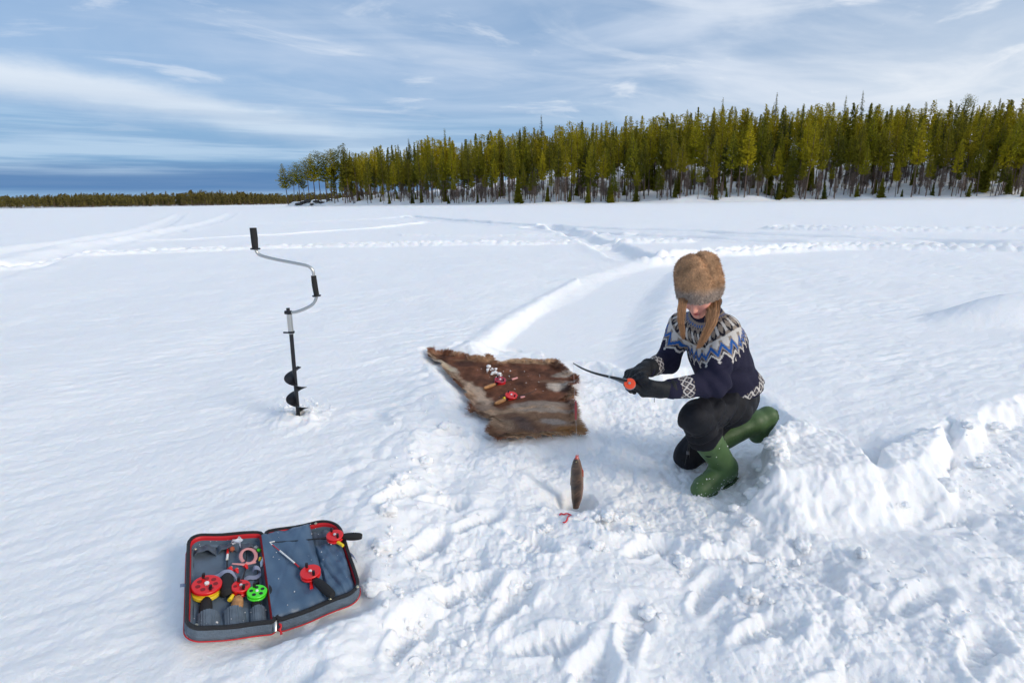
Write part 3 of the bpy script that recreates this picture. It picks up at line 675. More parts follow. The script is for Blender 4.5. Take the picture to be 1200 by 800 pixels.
class Tray:
    def __init__(s, a, b, c, d):      # far-left, far-right, near-right, near-left corners of the rim
        s.c = [np.array(v) for v in (a, b, c, d)]; s.u = s.c[1] - s.c[0]; s.v = s.c[3] - s.c[0]
        s.W = (np.linalg.norm(s.c[1] - s.c[0]) + np.linalg.norm(s.c[2] - s.c[3])) / 2; s.L = (np.linalg.norm(s.c[3] - s.c[0]) + np.linalg.norm(s.c[2] - s.c[1])) / 2
        n = np.cross(s.c[3] - s.c[1], s.c[2] - s.c[0]); n /= np.linalg.norm(n); s.n = n if n[2] > 0 else -n
    def p(s, x, y, w=0.):
        """x, y metres on the tray, w metres above its rim"""
        u, v = x / s.W, y / s.L; a, b, c, d = s.c
        return a * (1 - u) * (1 - v) + b * u * (1 - v) + c * u * v + d * (1 - u) * v + s.n * w
    def uv(s, px, py, w=0.):
        """tray metres of the rim-parallel plane at height w that the photograph shows at (px, py)"""
        d = np.array(CAM_R @ Vector(((px - 600) / 640, -(py - 400) / 640, -1))); o = np.array((0, 0, CAM_H)); x, y = s.W / 2, s.L / 2
        for _ in range(12):
            q = s.p(x, y, w); nn = s.n; t = (q - o) @ nn / (d @ nn); h = o + d * t
            J = np.c_[s.p(x + 1e-3, y, w) - q, s.p(x, y + 1e-3, w) - q] * 1e3; dd = np.linalg.lstsq(J, h - q, rcond=None)[0]; x += dd[0]; y += dd[1]
        return x, y
    def P(s, px, py, w=0.): return s.p(*s.uv(px, py, w), w)
    def ring(s, ins, w, r):
        """rounded outline; r = corner radii"""
        out = []; W, L = s.W, s.L
        for (cx, cy, a0), rr_ in zip(((0, 0, 180), (W, 0, 270), (W, L, 0), (0, L, 90)), r):
            sx = 1 if cx == 0 else -1; sy = 1 if cy == 0 else -1; ox, oy = cx + sx * rr_, cy + sy * rr_; q = max(rr_ - ins, .002)
            if rr_ - ins < .002: ox, oy = cx + sx * (ins + .002), cy + sy * (ins + .002)
            for k in range(9): t = math.radians(a0 + 90 * k / 8); out.append((ox + q * math.cos(t), oy + q * math.sin(t)))
        # resample the straights so that walls can bow
        res = []
        for i in range(len(out)):
            a, b = out[i], out[(i + 1) % len(out)]; l = math.dist(a, b); m = max(1, int(l / .03))
            if i % 9 == 8:
                for k in range(m): f = k / m; res.append((a[0] + (b[0] - a[0]) * f, a[1] + (b[1] - a[1]) * f))
            else: res.append(a)
        return res
    def rings(s, prof, r, nref=None):
        base = s.ring(prof[0][0], 0, r)
        n = 96; out = []
        for ins, w in prof:
            R0 = s.ring(ins, w, r); P_ = np.array(R0 + [R0[0]]); l = np.r_[0, np.cumsum(np.linalg.norm(np.diff(P_, axis=0), axis=1))]
            t = np.linspace(0, l[-1], n, endpoint=False); X = np.interp(t, l, P_[:, 0]); Y = np.interp(t, l, P_[:, 1])
            out.append([s.p(x, y, w + .0025 * math.sin(i * .5 + w * 9)) for i, (x, y) in enumerate(zip(X, Y))])
        return out
def band(mb, A, B, m_):
    n = len(A); mb.add(list(A) + list(B), [(i, (i + 1) % n, (i + 1) % n + n, i + n) for i in range(n)], m_)
pt = {k: gp(*v) for k, v in CASE_PX.items()}
TL_A = Tray(pt['TL'], pt['TM'], pt['BM'], pt['BL']); TL_B = Tray(pt['TM'], pt['TR'], pt['BR'], pt['BM'])
case = empty('tackle_case', tuple((pt['TM'] + pt['BM']) / 2 - np.array((0, 0, .08)))); tag(case, 'open grey soft tackle case with red piping, lying on the snow', 'tackle case')
bpy.context.view_layer.update(); case_inv = case.matrix_world.inverted()
def built(mb, name, root, parent=None):
    """build a mesh given in world coordinates as a part of root"""
    o = mb.build(name, None); o.parent = parent or root
    o.matrix_parent_inverse = (parent or root).matrix_world.inverted() if parent is None else parent.matrix_world.inverted(); return o
def tray_shell(T, r, nm):
    sh = MB(); R_ = T.rings([(.010, -.060), (.001, -.052), (-.003, -.036), (-.001, -.018), (.0, -.010)], r)
    for a, b in zip(R_[:-1], R_[1:]): band(sh, a, b, FABW)
    sh.add(R_[0], [tuple(range(len(R_[0])))[::-1]], FABW)
    o = built(sh, nm, case)
    z = MB(); R2 = T.rings([(-.001, -.010), (-.003, -.004), (.000, .002), (.008, .002), (.010, -.006)], r)
    for a, b in zip(R2[:-1], R2[1:]): band(z, a, b, ZIP)
    built(z, 'zip', case)
    li = MB(); R3 = T.rings([(.010, -.005), (.013, -.012), (.014, -.024)], r)
    for a, b in zip(R3[:-1], R3[1:]): band(li, a, b, RED)
    built(li, 'red_binding', case)
    l2 = MB(); R4 = T.rings([(.0145, -.022), (.018, -.040), (.026, -.048)], r)
    for a, b in zip(R4[:-1], R4[1:]): band(l2, a, b, FAB)
    n = 24; V_ = []; lo = .024
    for j in range(n + 1):
        for i in range(n + 1):
            x = lo + (T.W - 2 * lo) * i / n; y = lo + (T.L - 2 * lo) * j / n
            V_.append(T.p(x, y, -.046 + .004 * math.sin(x * 40 + 2 * math.sin(y * 23)) + .003 * math.sin(y * 55 + x * 30)))
    l2.add(V_, [(j * (n + 1) + i, j * (n + 1) + i + 1, (j + 1) * (n + 1) + i + 1, (j + 1) * (n + 1) + i) for j in range(n) for i in range(n)], FAB)
    built(l2, 'lining', case)
    pp = MB(); R5 = T.rings([(-.0035, -.050)], r)[0]; pp.tube(list(R5) + [R5[0]], .0022, RED, 6, False); built(pp, 'piping', case)
tray_shell(TL_A, (.055, .02, .02, .05), 'left_tray' if False else 'shell')
tray_shell(TL_B, (.02, .085, .06, .02), 'shell')
def sheet(T, x0, x1, y0, y1, wf, m_, name, nx=14, ny=14, th=.003):
    mb = MB(); V_ = []
    for k in (0, -th):
        for j in range(ny + 1):
            for i in range(nx + 1):
                u, v = i / nx, j / ny; V_.append(T.p(x0 + (x1 - x0) * u, y0 + (y1 - y0) * v, wf(u, v) + k))
    N = (nx + 1) * (ny + 1); F_ = []
    for j in range(ny):
        for i in range(nx):
            a = j * (nx + 1) + i; F_.append((a, a + 1, a + nx + 2, a + nx + 1)); F_.append((a + N, a + nx + 1 + N, a + nx + 2 + N, a + 1 + N))
    for i in range(nx): a = i; F_.append((a, a + N, a + 1 + N, a + 1)); a = ny * (nx + 1) + i; F_.append((a, a + 1, a + 1 + N, a + N))
    for j in range(ny): a = j * (nx + 1); F_.append((a, a + nx + 1, a + nx + 1 + N, a + N)); a += nx; F_.append((a, a + N, a + nx + 1 + N, a + nx + 1))
    mb.add(V_, F_, m_); return built(mb, name, case)
# the padded flap that covers the right half
def edge0(t, k=10): return min(1, t * k)
T = TL_B; W_, L_ = T.W, T.L
def crease(u, v): return .0035 * math.sin(9 * u + 7 * v) + .0025 * math.sin(21 * u - 13 * v + 1) + .002 * math.sin(33 * v + 4 * u) - .004 * math.exp(-((u - v * .8 - .1) / .03) ** 2) - .003 * math.exp(-((u + v - .9) / .025) ** 2)
sheet(T, -.010, W_ * .60, .012, L_ - .014, lambda u, v: -.012 + .022 * (edge0(1 - u, 8) * edge0(v, 12) * edge0(1 - v, 12)) ** .6 + crease(u, v) + .014 * (1 - v) * u, PAD, 'padded_flap', 40, 48, .006)
sheet(T, W_ * .59, W_ - .016, L_ * .30, L_ - .018, lambda u, v: -.016 + .018 * (edge0(u, 10) * edge0(1 - u, 7) * edge0(v, 10) * edge0(1 - v, 10)) ** .6 + crease(u + .3, v), PAD, 'padded_flap', 30, 36, .006)
sheet(T, W_ * .60, W_ - .03, .03, L_ * .34, lambda u, v: -.034 + .006 * math.sin(u * 12), FABW, 'mesh_pocket', 14, 14)
T = TL_A; W_, L_ = T.W, T.L
# elastic pockets: two along the far edge, three along the near edge
for x0, x1 in ((.022, .10), (.105, .175), (.18, .245)):
    sheet(T, x0, x1, .018, .075 + .01 * (x0 < .05), lambda u, v: -.048 + .034 * (math.sin(math.pi * u) ** .5 if 0 < u < 1 else 0) * (.25 + .75 * v) + .003 * math.sin(u * 13), FABW, 'elastic_pocket', 24, 8)
for x0, x1, y0 in ((.03, .105, L_ - .098), (.11, .185, L_ - .105), (.192, .252, L_ - .10)):
    sheet(T, x0, x1, y0, L_ - .016, lambda u, v: -.050 + .040 * (max(0., math.sin(math.pi * u)) ** .5) * (1 - .5 * v) + .0015 * math.sin(u * 70), FABW, 'elastic_pocket', 20, 6)
# lavender elastic loops
def strap(T, pts, wd, name='elastic_loop'):
    mb = MB(); V_ = []; n = len(pts)
    P_ = [T.P(px, py, w) for px, py, w in pts]
    for i, q in enumerate(P_):
        V_ += [q + T.n * 0 + (T.c[3] - T.c[0]) / T.L * wd / 2, q - (T.c[3] - T.c[0]) / T.L * wd / 2]
    F_ = [(2 * i, 2 * i + 1, 2 * i + 3, 2 * i + 2) for i in range(n - 1)]
    mb.add(V_, F_, STRAP); mb.add([q + T.n * .0015 for q in map(np.array, V_)], [f[::-1] for f in F_], STRAP); return built(mb, name, case)
def arc(pts, k=8):
    p = [tuple(q) for q in pts]
    for _ in range(2):
        q = [p[0]]
        for a, b in zip(p[:-1], p[1:]): q += [tuple(.75 * x + .25 * y for x, y in zip(a, b)), tuple(.25 * x + .75 * y for x, y in zip(a, b))]
        p = q + [p[-1]]
    return p
strap(T, arc([(228, 684, -.05), (240, 679, -.04), (255, 676, -.03), (262, 670, -.012), (273, 670, -.008), (278, 680, -.03)]), .026)
strap(T, arc([(284, 682, -.05), (290, 676, -.04), (300, 677, -.035), (306, 672, -.02), (305, 666, -.01), (298, 664, -.01), (296, 670, -.03)]), .022)
strap(T, arc([(211, 686, -.045), (216, 685, -.03), (222, 688, -.045)]), .016)
strap(TL_B, arc([(409, 648, -.01), (415, 652, .010), (418, 658, -.008)]), .02)
for T_, px, py in ((TL_A, 229, 643), (TL_A, 230, 732), (TL_B, 370, 613), (TL_B, 387, 701), (TL_B, 419, 687)):
    mb = MB(); c = T_.P(px, py, .004 if T_ is TL_B else -.012); mb.disc(c, T_.n, .006, .004, BRASS, 14, .001); mb.disc(c + T_.n * .003, T_.n, .003, .003, BRASS, 10); built(mb, 'snap', case)
# zip pulls at the hinge
mb = MB(); q0 = T.P(322, 722, .0); mb.tube([q0, q0 + T.v / T.L * .018 - T.n * .01, q0 + T.v / T.L * .034 - T.n * .03], [.006, .006, .004], STEEL, 8, flat=.4); built(mb, 'zip_slider', case)
mb = MB(); q0 = T.P(328, 722, -.002); mb.tube([q0 + T.v / T.L * (k * .006) - T.n * (.005 * k) + np.array((.003 * math.sin(k * 2.1), 0, 0)) for k in range(8)], [.003 + .0018 * (k % 2) for k in range(8)], RED, 7); built(mb, 'zip_pull', case)

# ------------------------------------------------------------------ ice fishing rods
def ice_rod(name, label, n, reel, r, face, side, h0, h1, hr, hmat, blank=None, knob2=BLKP, holes=6, extra=None, group=None, thick=.018, blank_m=None, knob_col=BLKP, loc=None):
    root = empty(name, tuple(map(float, loc if loc is not None else reel))); tag(root, label, 'ice fishing rod', group); bpy.context.view_layer.update()
    n = np.array(n) / np.linalg.norm(n); reel, h0, h1 = map(np.array, (reel, h0, h1))
    a = np.cross(n, (1, .2, 0)); a /= np.linalg.norm(a); b = np.cross(n, a)
    mb = MB(); mb.disc(reel + n * thick * .5, n, r, thick * .38, face, 32, .002); mb.disc(reel - n * thick * .30, n, r * .97, thick * .45, side, 32, .002); mb.disc(reel + n * .0, n, r * .72, thick, side, 24)
    w_ = built(mb, 'reel', root)
    mb = MB(); mb.disc(reel + n * thick * .78, n, r * .16, thick * .25, WHT, 12, .001); built(mb, 'hub', root, w_)
    if holes:
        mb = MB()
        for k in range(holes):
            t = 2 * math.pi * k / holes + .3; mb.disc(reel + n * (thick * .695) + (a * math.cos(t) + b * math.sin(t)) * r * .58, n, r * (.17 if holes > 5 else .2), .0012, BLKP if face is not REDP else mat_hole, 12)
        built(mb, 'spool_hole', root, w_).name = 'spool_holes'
    for t in (.6, .6 + math.pi):
        mb = MB(); c = reel + n * (thick * .8) + (a * math.cos(t) + b * math.sin(t)) * r * .72; mb.tube([c - n * .002, c + n * .006, c + n * .016], [.0045, .0055, .005], knob_col, 10); built(mb, 'knob', root, w_)
        if knob2 is None: break
    mb = MB(); d = h1 - h0; l = np.linalg.norm(d); d /= l
    m = 9; mb.tube([h0 + d * l * k / m for k in range(m + 1)], [hr * (.80 + .28 * math.sin(math.pi * (k + .5) / (m + 1)) - .12 * (k in (0, m))) for k in range(m + 1)], hmat, 14); built(mb, 'handle', root)
    mb = MB(); mb.tube([reel - n * thick * .3 - d * r * .1, (reel - n * thick * .5 + h0) / 2, h0 + d * .004], [.007, .008, hr * .8], BLKP, 8); built(mb, 'reel_seat', root)
    if blank is not None:
        pts = [np.array(q) for q in blank]; k_ = len(pts); mb = MB()
        mb.tube(pts, [.0032 - .0018 * i / max(1, k_ - 1) for i in range(k_)], blank_m or BLKP, 7); built(mb, 'rod_blank', root)
        mb = MB(); mb.tube([pts[0] * 1.0, pts[0] * .8 + pts[1] * .2], [.0062, .0045], BLKP, 8); built(mb, 'ferrule', root)
    return root
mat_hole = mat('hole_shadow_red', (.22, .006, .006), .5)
TA, TB = TL_A, TL_B
r1 = ice_rod('ice_fishing_rod', 'red reeled rod with black foam handle lying in the middle of the right flap', TB.n, TB.P(364, 672, .022), .036, REDP, REDP, TB.P(370, 680, .02), TB.P(390, 697, .022), .0155, BLK, [TB.P(354, 667, .02), TB.P(340, 655, .018), TB.P(318, 637, .016)], holes=0, blank_m=RED)
mb = MB(); mb.tube([TB.P(345, 659, .0225), TB.P(328, 645, .0215)], .0030, WHT, 7); built(mb, 'white_band', r1)
mb = MB(); mb.tube([TB.P(364, 676, .012), TB.P(365, 689, .012)], [.005, .006], REDP, 8); built(mb, 'line_guard', r1)
mb = MB(); mb.tube([TB.P(319, 638, .016), TB.P(316, 635, .018), TB.P(322, 634, .018)], .0022, WHT, 6); built(mb, 'tip_guide', r1)
r2 = ice_rod('ice_fishing_rod', 'red reeled rod whose black handle sticks out over the far right corner', TB.n, TB.P(392.5, 629, .018), .033, REDP, REDP, TB.P(402, 628.5, .016), TB.P(424, 628, .018), .0145, BLK, [TB.P(383, 630, .018), TB.P(350, 633, .016), TB.P(318, 635, .014)], holes=0)
mb = MB(); mb.tube([TB.P(396, 635, .012), TB.P(402, 639, .012)], [.007, .006], YEL, 8); built(mb, 'yellow_knob', r2)
ice_rod('ice_fishing_rod', 'rod with the largest reel, red holed face over a yellow spool', TA.n, TA.P(242, 690, -.022), .048, REDP, YEL, TA.P(242, 703, -.035), TA.P(240, 724, -.035), .019, BLK, holes=7, thick=.032)
r4 = ice_rod('ice_fishing_rod', 'small red reeled rod with cork handle stuck in the middle pocket', TA.n, TA.P(282, 690, -.018), .031, REDP, REDP, TA.P(279, 700, -.025), TA.P(277, 716, -.03), .018, CORK, [TA.P(284, 680, -.03), TA.P(288, 665, -.035), TA.P(289, 645, -.035)], holes=4, thick=.024)
mb = MB(); mb.tube([TA.P(273, 697, -.02), TA.P(269, 703, -.022)], [.006, .008], YEL, 8); built(mb, 'yellow_knob', r4)
r5 = ice_rod('ice_fishing_rod', 'bright green reeled rod in the right pocket of the left half', TA.n, TA.P(301, 695, -.012), .033, GRN, GRN, TA.P(300, 703, -.03), TA.P(300, 714, -.032), .014, BLK, [TA.P(302, 683, -.03), TA.P(302, 665, -.035)], holes=5, thick=.016, knob2=None)
r6 = empty('ice_fishing_rod', tuple(TA.P(266, 686, -.03))); tag(r6, 'thick black foam handle held by the lavender loop between two red reels', 'ice fishing rod'); bpy.context.view_layer.update()
mb = MB(); mb.tube([TA.P(268, 697, -.03), TA.P(267, 694, -.024), TA.P(266, 684, -.018), TA.P(266, 678, -.022), TA.P(266, 675, -.03)], [.018, .024, .024, .022, .016], BLK, 16); built(mb, 'handle', r6)
mb = MB(); mb.tube([TA.P(267, 676, -.035), TA.P(266, 660, -.035), TA.P(268, 640, -.035)], [.004, .003, .002], BLKP, 8); built(mb, 'rod_blank', r6)
mb = MB(); mb.tube([TA.P(266, 655, -.030), TA.P(267.5, 643, -.030)], .0045, WHT, 8); mb.tube([TA.P(266.5, 649, -.029), TA.P(267.5, 640, -.029)], .0047, REDP, 8); built(mb, 'rod_tip_marking', r6)
def small(name, label, cat, parts, group=None):
    root = empty(name, tuple(map(float, parts[0][1][0]))); tag(root, label, cat, group); bpy.context.view_layer.update()
    for nm, pts, rad, m_, kw in parts: mb = MB(); mb.tube(pts, rad, m_, kw.get('seg', 8), flat=kw.get('flat', 1.), up=kw.get('up')); built(mb, nm, root)
    return root
tt = lambda a, w=-.03: TA.P(a[0], a[1], w)
small('pink_band', 'pink rubber band loop lying across the left half of the case', 'rubber band', [('loop', [tt((291 + 9 * math.cos(t), 651 - 8.5 * math.sin(t)), -.018) for t in np.linspace(-1.9, 4.0, 18)], .0065, PINK, dict(flat=.4, up=TA.n)), ('tail', [tt((300, 658), -.02), tt((287, 661), -.022), tt((272, 660), -.022)], [.006, .007, .003], PINK, dict(flat=.4, up=TA.n))])
small('bobber', 'small brownish red float at the far pocket of the case', 'float', [('ball', [tt((272, 646), -.028), tt((272, 644.5), -.022), tt((272, 642), -.018), tt((272, 640), -.018)], [.003, .009, .009, .003], mat('brown_red', (.35, .08, .03), .4), {})])
for i, (px, py) in enumerate(((270, 666), (277, 668), (288, 663))):
    small('jig_lure', ['red jig left of the pink band', 'red jig just above the black foam handle on its right', 'red jig under the pink band'][i], 'lure', [('body', [tt((px - 3, py), -.03), tt((px, py - 1), -.024), tt((px + 2, py + 3), -.03)], [.004, .008, .003], REDP, {}), ('eye', [tt((px + 1, py - 2), -.022), tt((px + 1.5, py - 2), -.021)], .003, WHT, {})])
small('spoon_lure', 'pale blue silver spoon lure near the hinge of the case', 'lure', [('blade', [tt((310, 649), -.02), tt((309, 654), -.016), tt((307, 659), -.016), tt((306, 664), -.02)], [.002, .0065, .007, .002], mat('pale_spoon', (.45, .55, .62), .25, metal=.4), dict(flat=.4, up=TA.n)), ('bead', [tt((305, 653), -.02), tt((304.5, 656), -.02)], .005, YEL, {})])
small('spool', 'small green and metal lure box by the far end of the hinge', 'lure', [('body', [tt((299, 641), -.022), tt((302, 643), -.022)], .009, mat('grey_metal', (.35, .37, .35), .35, metal=.6), {}), ('cap', [tt((302, 644), -.02), tt((305, 645), -.02)], .006, GRN, {})])
# crumpled foil on the far edge
mb = MB(); r_ = random.Random(3)
for k in range(14):
    c = tt((273 + r_.uniform(0, 10), 631 + r_.uniform(-1, 7)), -.004 + r_.uniform(0, .012)); V_ = [c + np.array([r_.uniform(-1, 1) for _ in range(3)]) * .013 for _ in range(4)]; mb.add(V_, [(0, 1, 2), (0, 2, 3), (0, 3, 1), (1, 2, 3)], mat_foil if k else mat_foil if 'mat_foil' in globals() else globals().setdefault('mat_foil', mat('foil', (.72, .74, .80), .3, metal=.5)))
o = mb.build('foil_scrap', None, False); tag(o, 'crumpled silver foil scrap on the far rim of the left half', 'foil')
# crumbs of snow on the case
def crumbs(name, label, pts, rad, seed=1):
    import bmesh
    b = bmesh.new(); bmesh.ops.create_icosphere(b, subdivisions=2 if rad > .006 else 1, radius=1.); base = np.array([v.co for v in b.verts]); fs = [tuple(v.index for v in f.verts) for f in b.faces]; b.free()
    r = np.random.RandomState(seed); mb = MB()
    for p_ in pts:
        s_ = rad * min(2.2, .45 * math.exp(r.normal(0, .55)) + .1); n_ = 1 + .30 * perlin(base[:, 0] * 1.3 + r.uniform(0, 99), base[:, 1] * 1.3 + base[:, 2], seed) + r.normal(0, .06, len(base))
        mb.add(np.array(p_) + s_ * base * n_[:, None] * r.uniform(.7, 1.25, 3), fs, snow)
    o = mb.build(name, None); return tag(o, label, 'snow', kind='stuff')
r_ = random.Random(9)
crumbs('snow_crumbs', 'small crumbs of snow scattered over the tackle case', [TA.p(r_.uniform(.01, .25), r_.choice([r_.uniform(0, .03), r_.uniform(.42, .46), r_.uniform(0, .46)]), r_.uniform(-.03, -.02)) if k % 2 else TB.p(r_.uniform(.01, .25), r_.uniform(.02, .44), .012) for k in range(70)], .0025)

# ------------------------------------------------------------------ hand auger
Ya = float(AUGER[1]) - .0
ag = empty('hand_auger', (float(AUGER[0]), Ya, 0)); tag(ag, 'black and steel hand ice auger standing upright in the snow', 'ice auger'); bpy.context.view_layer.update()
AP = lambda px, py, dy=0.: ph(px, py, Ya + dy)
BLKM = mat('black_enamel', (.014, .014, .018), .35, metal=.2, bump=.1, bscale=40.)
b0, t0 = ph(350, 492, Ya), AP(341, 388); ax = (t0 - b0) / np.linalg.norm(t0 - b0)
mb = MB(); mb.tube([b0 - ax * .14, t0], [.0125, .0125], BLKM, 14); built(mb, 'shaft', ag)
mb = MB(); mb.tube([AP(341.3, 391), AP(339, 368)], [.0165, .0165], STEEL, 16); built(mb, 'socket', ag)
mb = MB(); q0 = AP(341.5, 389); mb.disc(q0, ax, .020, .014, BLKM, 16, .003); mb.tube([q0 - np.array((.045, .01, 0)), q0 + np.array((.012, -.02, 0))], [.006, .0045], BLKM, 8); built(mb, 'clamp_bolt', ag)
mb = MB(); q0 = AP(338, 366); mb.tube([q0 - np.array((0, .0, .02)), q0 + np.array((0, 0, .028))], .011, BLKM, 10); mb.tube([q0 + np.array((-.022, 0, .0)), q0 + np.array((.02, 0, 0))], .012, BLKM, 10); built(mb, 'hinge_bracket', ag)
cr = arc([(338, 366), (346, 366), (356, 362.5), (367, 357), (371, 349), (371, 340)]); mb = MB(); mb.tube([AP(x, y) for x, y in cr], .0095, STEEL, 12)
cr2 = arc([(367.5, 326), (367.5, 318), (363, 312), (352, 309.5), (330, 305.5), (312, 301.5), (301.5, 298), (299, 289)]); mb.tube([AP(x, y) for x, y in cr2], .0095, STEEL, 12); built(mb, 'crank', ag)
mb = MB(); mb.tube([AP(371, 346), AP(369, 335), AP(367.4, 323)], [.016, .0175, .0155], BLK, 14); mb.disc(AP(371, 346.5), AP(367.4, 323) - AP(371, 346), .027, .008, BLKP, 18, .002); built(mb, 'crank_grip', ag)
mb = MB(); mb.tube([AP(299, 291), AP(298, 279), AP(296.5, 267)], [.0175, .020, .0195], BLK, 14); mb.disc(AP(299.2, 291.5), AP(296.5, 267) - AP(299, 291), .029, .009, BLKP, 18, .002); built(mb, 'top_grip', ag)
# helical flight
mb = MB(); V_, F_ = [], []; n = 110; a = np.cross(ax, (0, 1, 0)); a /= np.linalg.norm(a); b = np.cross(ax, a); z0 = float(np.linalg.norm(AP(350, 430) - b0)); turns = 2.9; pitch = .142
for i in range(n + 1):
    f = i / n; t = f * turns * 2 * math.pi + math.pi * .97; zc_ = z0 - f * turns * pitch; R_ = .066 * min(1, .25 + f * 9)
    for dz_ in (0, -.004):
        for r_q in (.010, R_): V_.append(b0 + ax * (zc_ + dz_ + (.010 if r_q > .02 else 0)) + (a * math.cos(t) + b * math.sin(t)) * r_q)
for i in range(n):
    k = 4 * i; F_ += [(k, k + 1, k + 5, k + 4), (k + 2, k + 6, k + 7, k + 3), (k + 1, k + 3, k + 7, k + 5)]
mb.add(V_, F_, BLKM); built(mb, 'flight', ag)

# ------------------------------------------------------------------ reindeer hide
HPX = [(503, 419), (507, 417), (513, 420), (528, 421), (542, 422), (565, 425), (585, 427), (600, 424), (628, 424), (641, 425), (647, 421.5), (653, 421.5), (658, 425), (658, 430), (664, 437), (671, 441), (677, 446), (674, 450), (667, 453), (673, 459), (669, 467), (677, 476), (679, 490), (691, 501),
       (680, 504), (662, 505), (634, 509), (611, 515), (591, 514), (579, 518), (581, 512), (573, 508), (575, 495), (568, 486), (555, 487), (547, 476), (553, 473), (545, 462), (536, 456), (525, 448), (518, 439), (511, 432)]
HP = survey(HPX, -.045)
def hide_z(X, Y):
    g_ = ground_h(X, Y); base = np.maximum(g_ * .5 - .04 * .5, g_) 
    s_ = fbm(X * 1.7, Y * 1.7, 2, 80)
    return g_ + .020 + .012 * np.clip(s_ + .3, 0, 1) + .008 * fbm(X * 5, Y * 5, 2, 81)
st = .011; x0, x1 = min(p[0] for p in HP), max(p[0] for p in HP); y0, y1 = min(p[1] for p in HP), max(p[1] for p in HP)
xs = np.arange(x0 - .02, x1 + .02, st); ys = np.arange(y0 - .02, y1 + .02, st); XX, YY = np.meshgrid(xs, ys)
wxx = XX + .042 * fbm(XX * 5, YY * 5, 4, 82, .6); wyy = YY + .055 * fbm(XX * 6 + 3, YY * 6, 4, 83, .6)
sd = poly_sd(wxx, wyy, HP); zz = hide_z(XX, YY)
# smooth the lie of the skin over the lumps beneath
for _ in range(14): zz[1:-1, 1:-1] = (zz[1:-1, 1:-1] * 2 + zz[:-2, 1:-1] + zz[2:, 1:-1] + zz[1:-1, :-2] + zz[1:-1, 2:]) / 6
gz_ = ground_h(XX, YY); zz = np.maximum(zz, gz_ + .008); zz += .022 * np.exp(-(sd / .045) ** 2) * (1 + 0 * XX) + .016 * np.exp(-(sd / .03) ** 2) * fbm(XX * 7, YY * 7, 2, 84)
def hide_col(X, Y):
    """fur colour in patches: dark brown back, pale flanks and grey rump"""
    n = fbm(X * 2.6, Y * 2.6, 3, 85); n2 = fbm(X * 9, Y * 5, 3, 86); n3 = fbm(X * 24, Y * 16, 2, 87)
    c = np.zeros(X.shape + (3,)); c[...] = (.20, .078, .040); c *= (1 + .55 * n2 + .25 * n3)[..., None]
    def blob(px, py, rx, ry, colr, k, rot=0.):
        q = gp(px, py, -.04); ax_ = math.cos(rot); ay_ = math.sin(rot); u = ((X - q[0]) * ax_ + (Y - q[1]) * ay_) / rx; v = (-(X - q[0]) * ay_ + (Y - q[1]) * ax_) / ry
        m_ = np.clip(k * ss(1.25 - np.hypot(u, v) + .45 * n2, 0, .6), 0, 1)[..., None]; c[...] = c * (1 - m_) + np.array(colr) * (1 + .22 * n3[..., None]) * m_
    blob(520, 433, .24, .05, (.74, .62, .48), 1., -1.0); blob(532, 445, .22, .06, (.50, .36, .25), .8, -1.0)
    blob(560, 462, .30, .07, (.70, .52, .38), 1., -1.15); blob(570, 476, .20, .07, (.42, .30, .22), .8, -.6)
    blob(565, 426, .25, .05, (.34, .19, .10), .6); blob(600, 425, .3, .03, (.40, .24, .13), .6)
    blob(620, 488, .48, .19, (.38, .215, .12), .9); blob(612, 480, .32, .07, (.64, .43, .27), .8, .12); blob(595, 497, .20, .10, (.46, .31, .20), .7, -.3); blob(618, 497, .10, .14, (.17, .085, .05), .75, .4); blob(600, 488, .06, .09, (.20, .10, .06), .6, -.4); blob(640, 474, .25, .06, (.45, .36, .29), .8); blob(588, 508, .22, .08, (.24, .13, .07), .7)
    blob(652, 452, .09, .09, (.70, .60, .50), .95); blob(664, 438, .12, .06, (.60, .48, .38), .9); blob(650, 447, .13, .05, (.36, .22, .14), .7); blob(668, 447, .05, .03, (.5, .38, .32), .8)
    blob(665, 456, .05, .06, (.055, .028, .022), .9); blob(648, 492, .11, .04, (.50, .40, .33), .9); blob(650, 480, .22, .04, (.40, .34, .29), .7)
    blob(672, 500, .14, .05, (.36, .16, .045), .95); blob(645, 506, .25, .025, (.30, .14, .05), .8); blob(615, 495, .05, .10, (.16, .10, .08), .7, .5); blob(545, 430, .10, .08, (.075, .032, .022), .7); blob(560, 485, .08, .04, (.12, .05, .03), .8)
    fr_ = poly_sd(X, Y, HP); m_ = (np.exp(-((fr_ + .015) / .035) ** 2) * ss(fbm(X * 3.1, Y * 3.1, 3, 89), -.25, .35))[..., None] * .75; c = c * (1 - m_) + np.array((.52, .34, .20)) * m_
    return np.clip(c, .01, .75)
col_ = hide_col(XX, YY); ins = sd < 0; cell = ins[:-1, :-1] & ins[1:, :-1] & ins[:-1, 1:] & ins[1:, 1:]
idn = np.arange(XX.size).reshape(XX.shape); jj, ii = np.nonzero(cell); F_ = np.stack([idn[jj, ii], idn[jj, ii + 1], idn[jj + 1, ii + 1], idn[jj + 1, ii]], 1)
use = np.unique(F_); remap = -np.ones(XX.size, int); remap[use] = np.arange(len(use))
V_ = np.stack([XX, YY, zz], -1).reshape(-1, 3)[use]; HC = np.array([float(XX[cellm].mean()) if False else 0. for cellm in ()]) 
HIDE = mat('hide_skin', (.2, .1, .06), .9, attr=True)
FUR = mat('fur_strands', (.2, .1, .06), .75, attr=True, sheen=.0, spec=.25)
hide = link('reindeer_hide', new_mesh('reindeer_hide', V_, remap[F_], True, col_.reshape(-1, 3)[use], [HIDE]))
so = hide.modifiers.new('thickness', 'SOLIDIFY'); so.thickness = .010; so.offset = -1
tag(hide, 'brown and grey reindeer hide spread on the snow left of the woman', 'animal hide')
